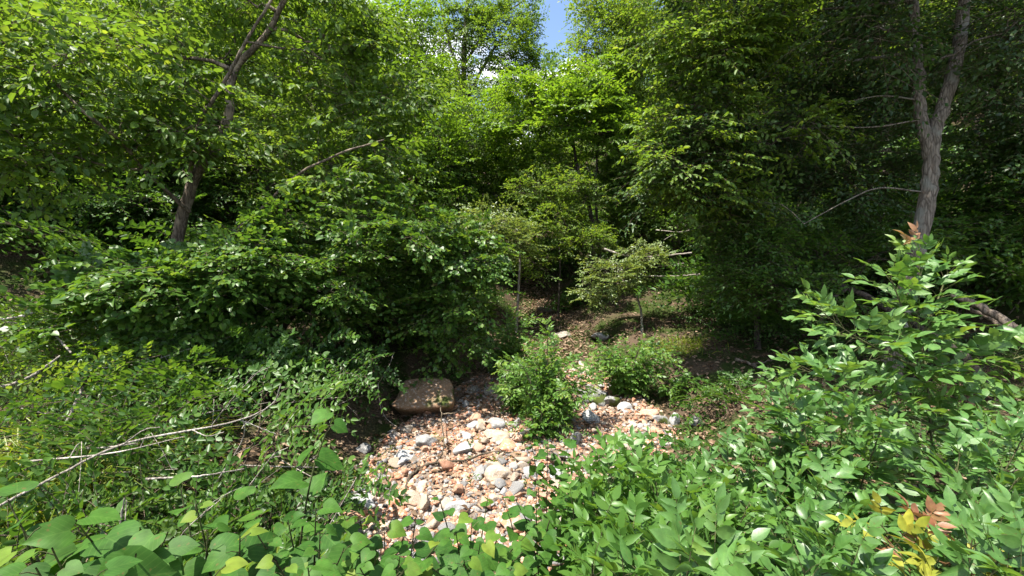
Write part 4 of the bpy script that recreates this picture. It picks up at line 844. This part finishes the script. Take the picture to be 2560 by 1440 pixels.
stick('dead_branch', 'thin bare branch crossing the dark gap right of the middle tree', [[(1640, 575, 12), (1700, 580, 11.6), (1740, 570, 11.4)], [(1660, 600, 12), (1720, 560, 11.6)]], .015, .008, 18)
stick('fallen_branch', 'dark dead branch lying on the mossy right bank', [[(1840, 905, .05), (1890, 925, .06), (1940, 950, .04)], [(1880, 920, .06), (1930, 915, .1)]], .03, .012, 19, 'bark', True)
stick('fallen_branch', 'thin dead twig lying on the right bank behind the mossy stones', [[(1760, 985, .03), (1810, 1000, .04), (1860, 985, .04)]], .012, .006, 20, 'deadwood', True)
stick('dead_branch', 'bent grey twig at the bottom edge right of the tan grey rock', [[(1420, 1390, 2.9), (1440, 1365, 2.9), (1462, 1318, 2.9)], [(1440, 1365, 2.9), (1475, 1358, 2.9)]], .009, .005, 21)

# thin dead twigs tangled in the left thicket
rg = R(300)
for i in range(16):
    px = rg.uniform(20, 760); d = rg.uniform(2.6, 5.2); b = at(px, d, rg.uniform(.15, .7)); a = rg.uniform(-.5, .5)+(0 if rg.random() < .6 else 1.2); L = rg.uniform(.5, 1.2)
    e = b+np.array([math.cos(a)*L, rg.normal(0, .2), math.sin(a)*L*.7]); m = (b+e)/2+rg.normal(0, .06, 3); mb = MB()
    mb.tubes(curve([b, m, e], 10), np.linspace(.007, .0025, 10), 5)
    for q in range(2):
        t = m*.6+e*.4 if q else (b+m)/2; mb.tubes(curve([t, t+np.array([.08, 0, .1])*rg.normal(1, .4), t+np.array([.2, rg.normal(0, .1), .16*rg.choice([-1, 1])])], 5), np.linspace(.0035, .0015, 5), 4)
    o = mb.build('dead_twig', M['deadwood'], None, b, smooth=True); o.location = b
    tag(o, 'thin pale dead twig tangled among the leaves of the left thicket', 'twig', 'thin dead twigs in the left thicket')

# ------------------------------------------------------------------ camera, sky and light
cam = bpy.data.cameras.new('camera'); co = bpy.data.objects.new('camera', cam); COL.objects.link(co)
cam.sensor_width = 36; cam.lens = F/2560*36; cam.clip_start = .05; cam.clip_end = 1000
co.location = (0, 0, 0); co.rotation_euler = (math.pi/2+PITCH, 0, 0); SC.camera = co
SUN_EL, SUN_AZ = RAD(68), RAD(-125)         # azimuth from straight ahead, negative to the left
sd = np.array([math.sin(SUN_AZ)*math.cos(SUN_EL), math.cos(SUN_AZ)*math.cos(SUN_EL), math.sin(SUN_EL)])
sun = bpy.data.lights.new('sun', 'SUN'); so = bpy.data.objects.new('sun', sun); COL.objects.link(so)
sun.energy = 5.0; sun.angle = RAD(.5); sun.color = (1, .94, .84)
import mathutils
so.rotation_euler = mathutils.Vector(sd).to_track_quat('Z', 'Y').to_euler()
w = bpy.data.worlds.new('World'); SC.world = w; w.use_nodes = True
nt = w.node_tree; nt.nodes.clear(); new = nt.nodes.new; link = nt.links.new
sky = new('ShaderNodeTexSky'); sky.sky_type = 'NISHITA'; sky.sun_disc = False; sky.sun_elevation = SUN_EL; sky.sun_rotation = SUN_AZ
sky.air_density = 1.0; sky.dust_density = .6
tc = new('ShaderNodeTexCoord'); mp = new('ShaderNodeMapping'); mp.inputs['Scale'].default_value = (1, 1, 1.7); mp.inputs['Location'].default_value = (.35, .2, .1)
n = new('ShaderNodeTexNoise'); n.inputs['Scale'].default_value = 4.2; n.inputs['Detail'].default_value = 9; n.inputs['Roughness'].default_value = .58
link(tc.outputs['Generated'], mp.inputs['Vector']); link(mp.outputs[0], n.inputs['Vector'])
rp = ramp(new, [(.50, (0, 0, 0)), (.60, (1, 1, 1))]); link(n.outputs['Fac'], rp.inputs[0])
mx = new('ShaderNodeMixRGB'); link(rp.outputs[0], mx.inputs[0]); link(sky.outputs[0], mx.inputs[1]); mx.inputs[2].default_value = (9.5, 9.6, 10., 1)
bg = new('ShaderNodeBackground'); bg.inputs['Strength'].default_value = .10; link(mx.outputs[0], bg.inputs['Color'])
wo = new('ShaderNodeOutputWorld'); link(bg.outputs[0], wo.inputs['Surface'])
vs = SC.view_settings; vs.view_transform = 'Standard'; vs.look = 'None'; vs.exposure = 1.6; vs.gamma = 1; vs.use_curve_mapping = False
cy = SC.cycles; cy.max_bounces = 7; cy.diffuse_bounces = 4; cy.glossy_bounces = 2; cy.transmission_bounces = 4; cy.sample_clamp_indirect = 6
cy.use_adaptive_sampling = False
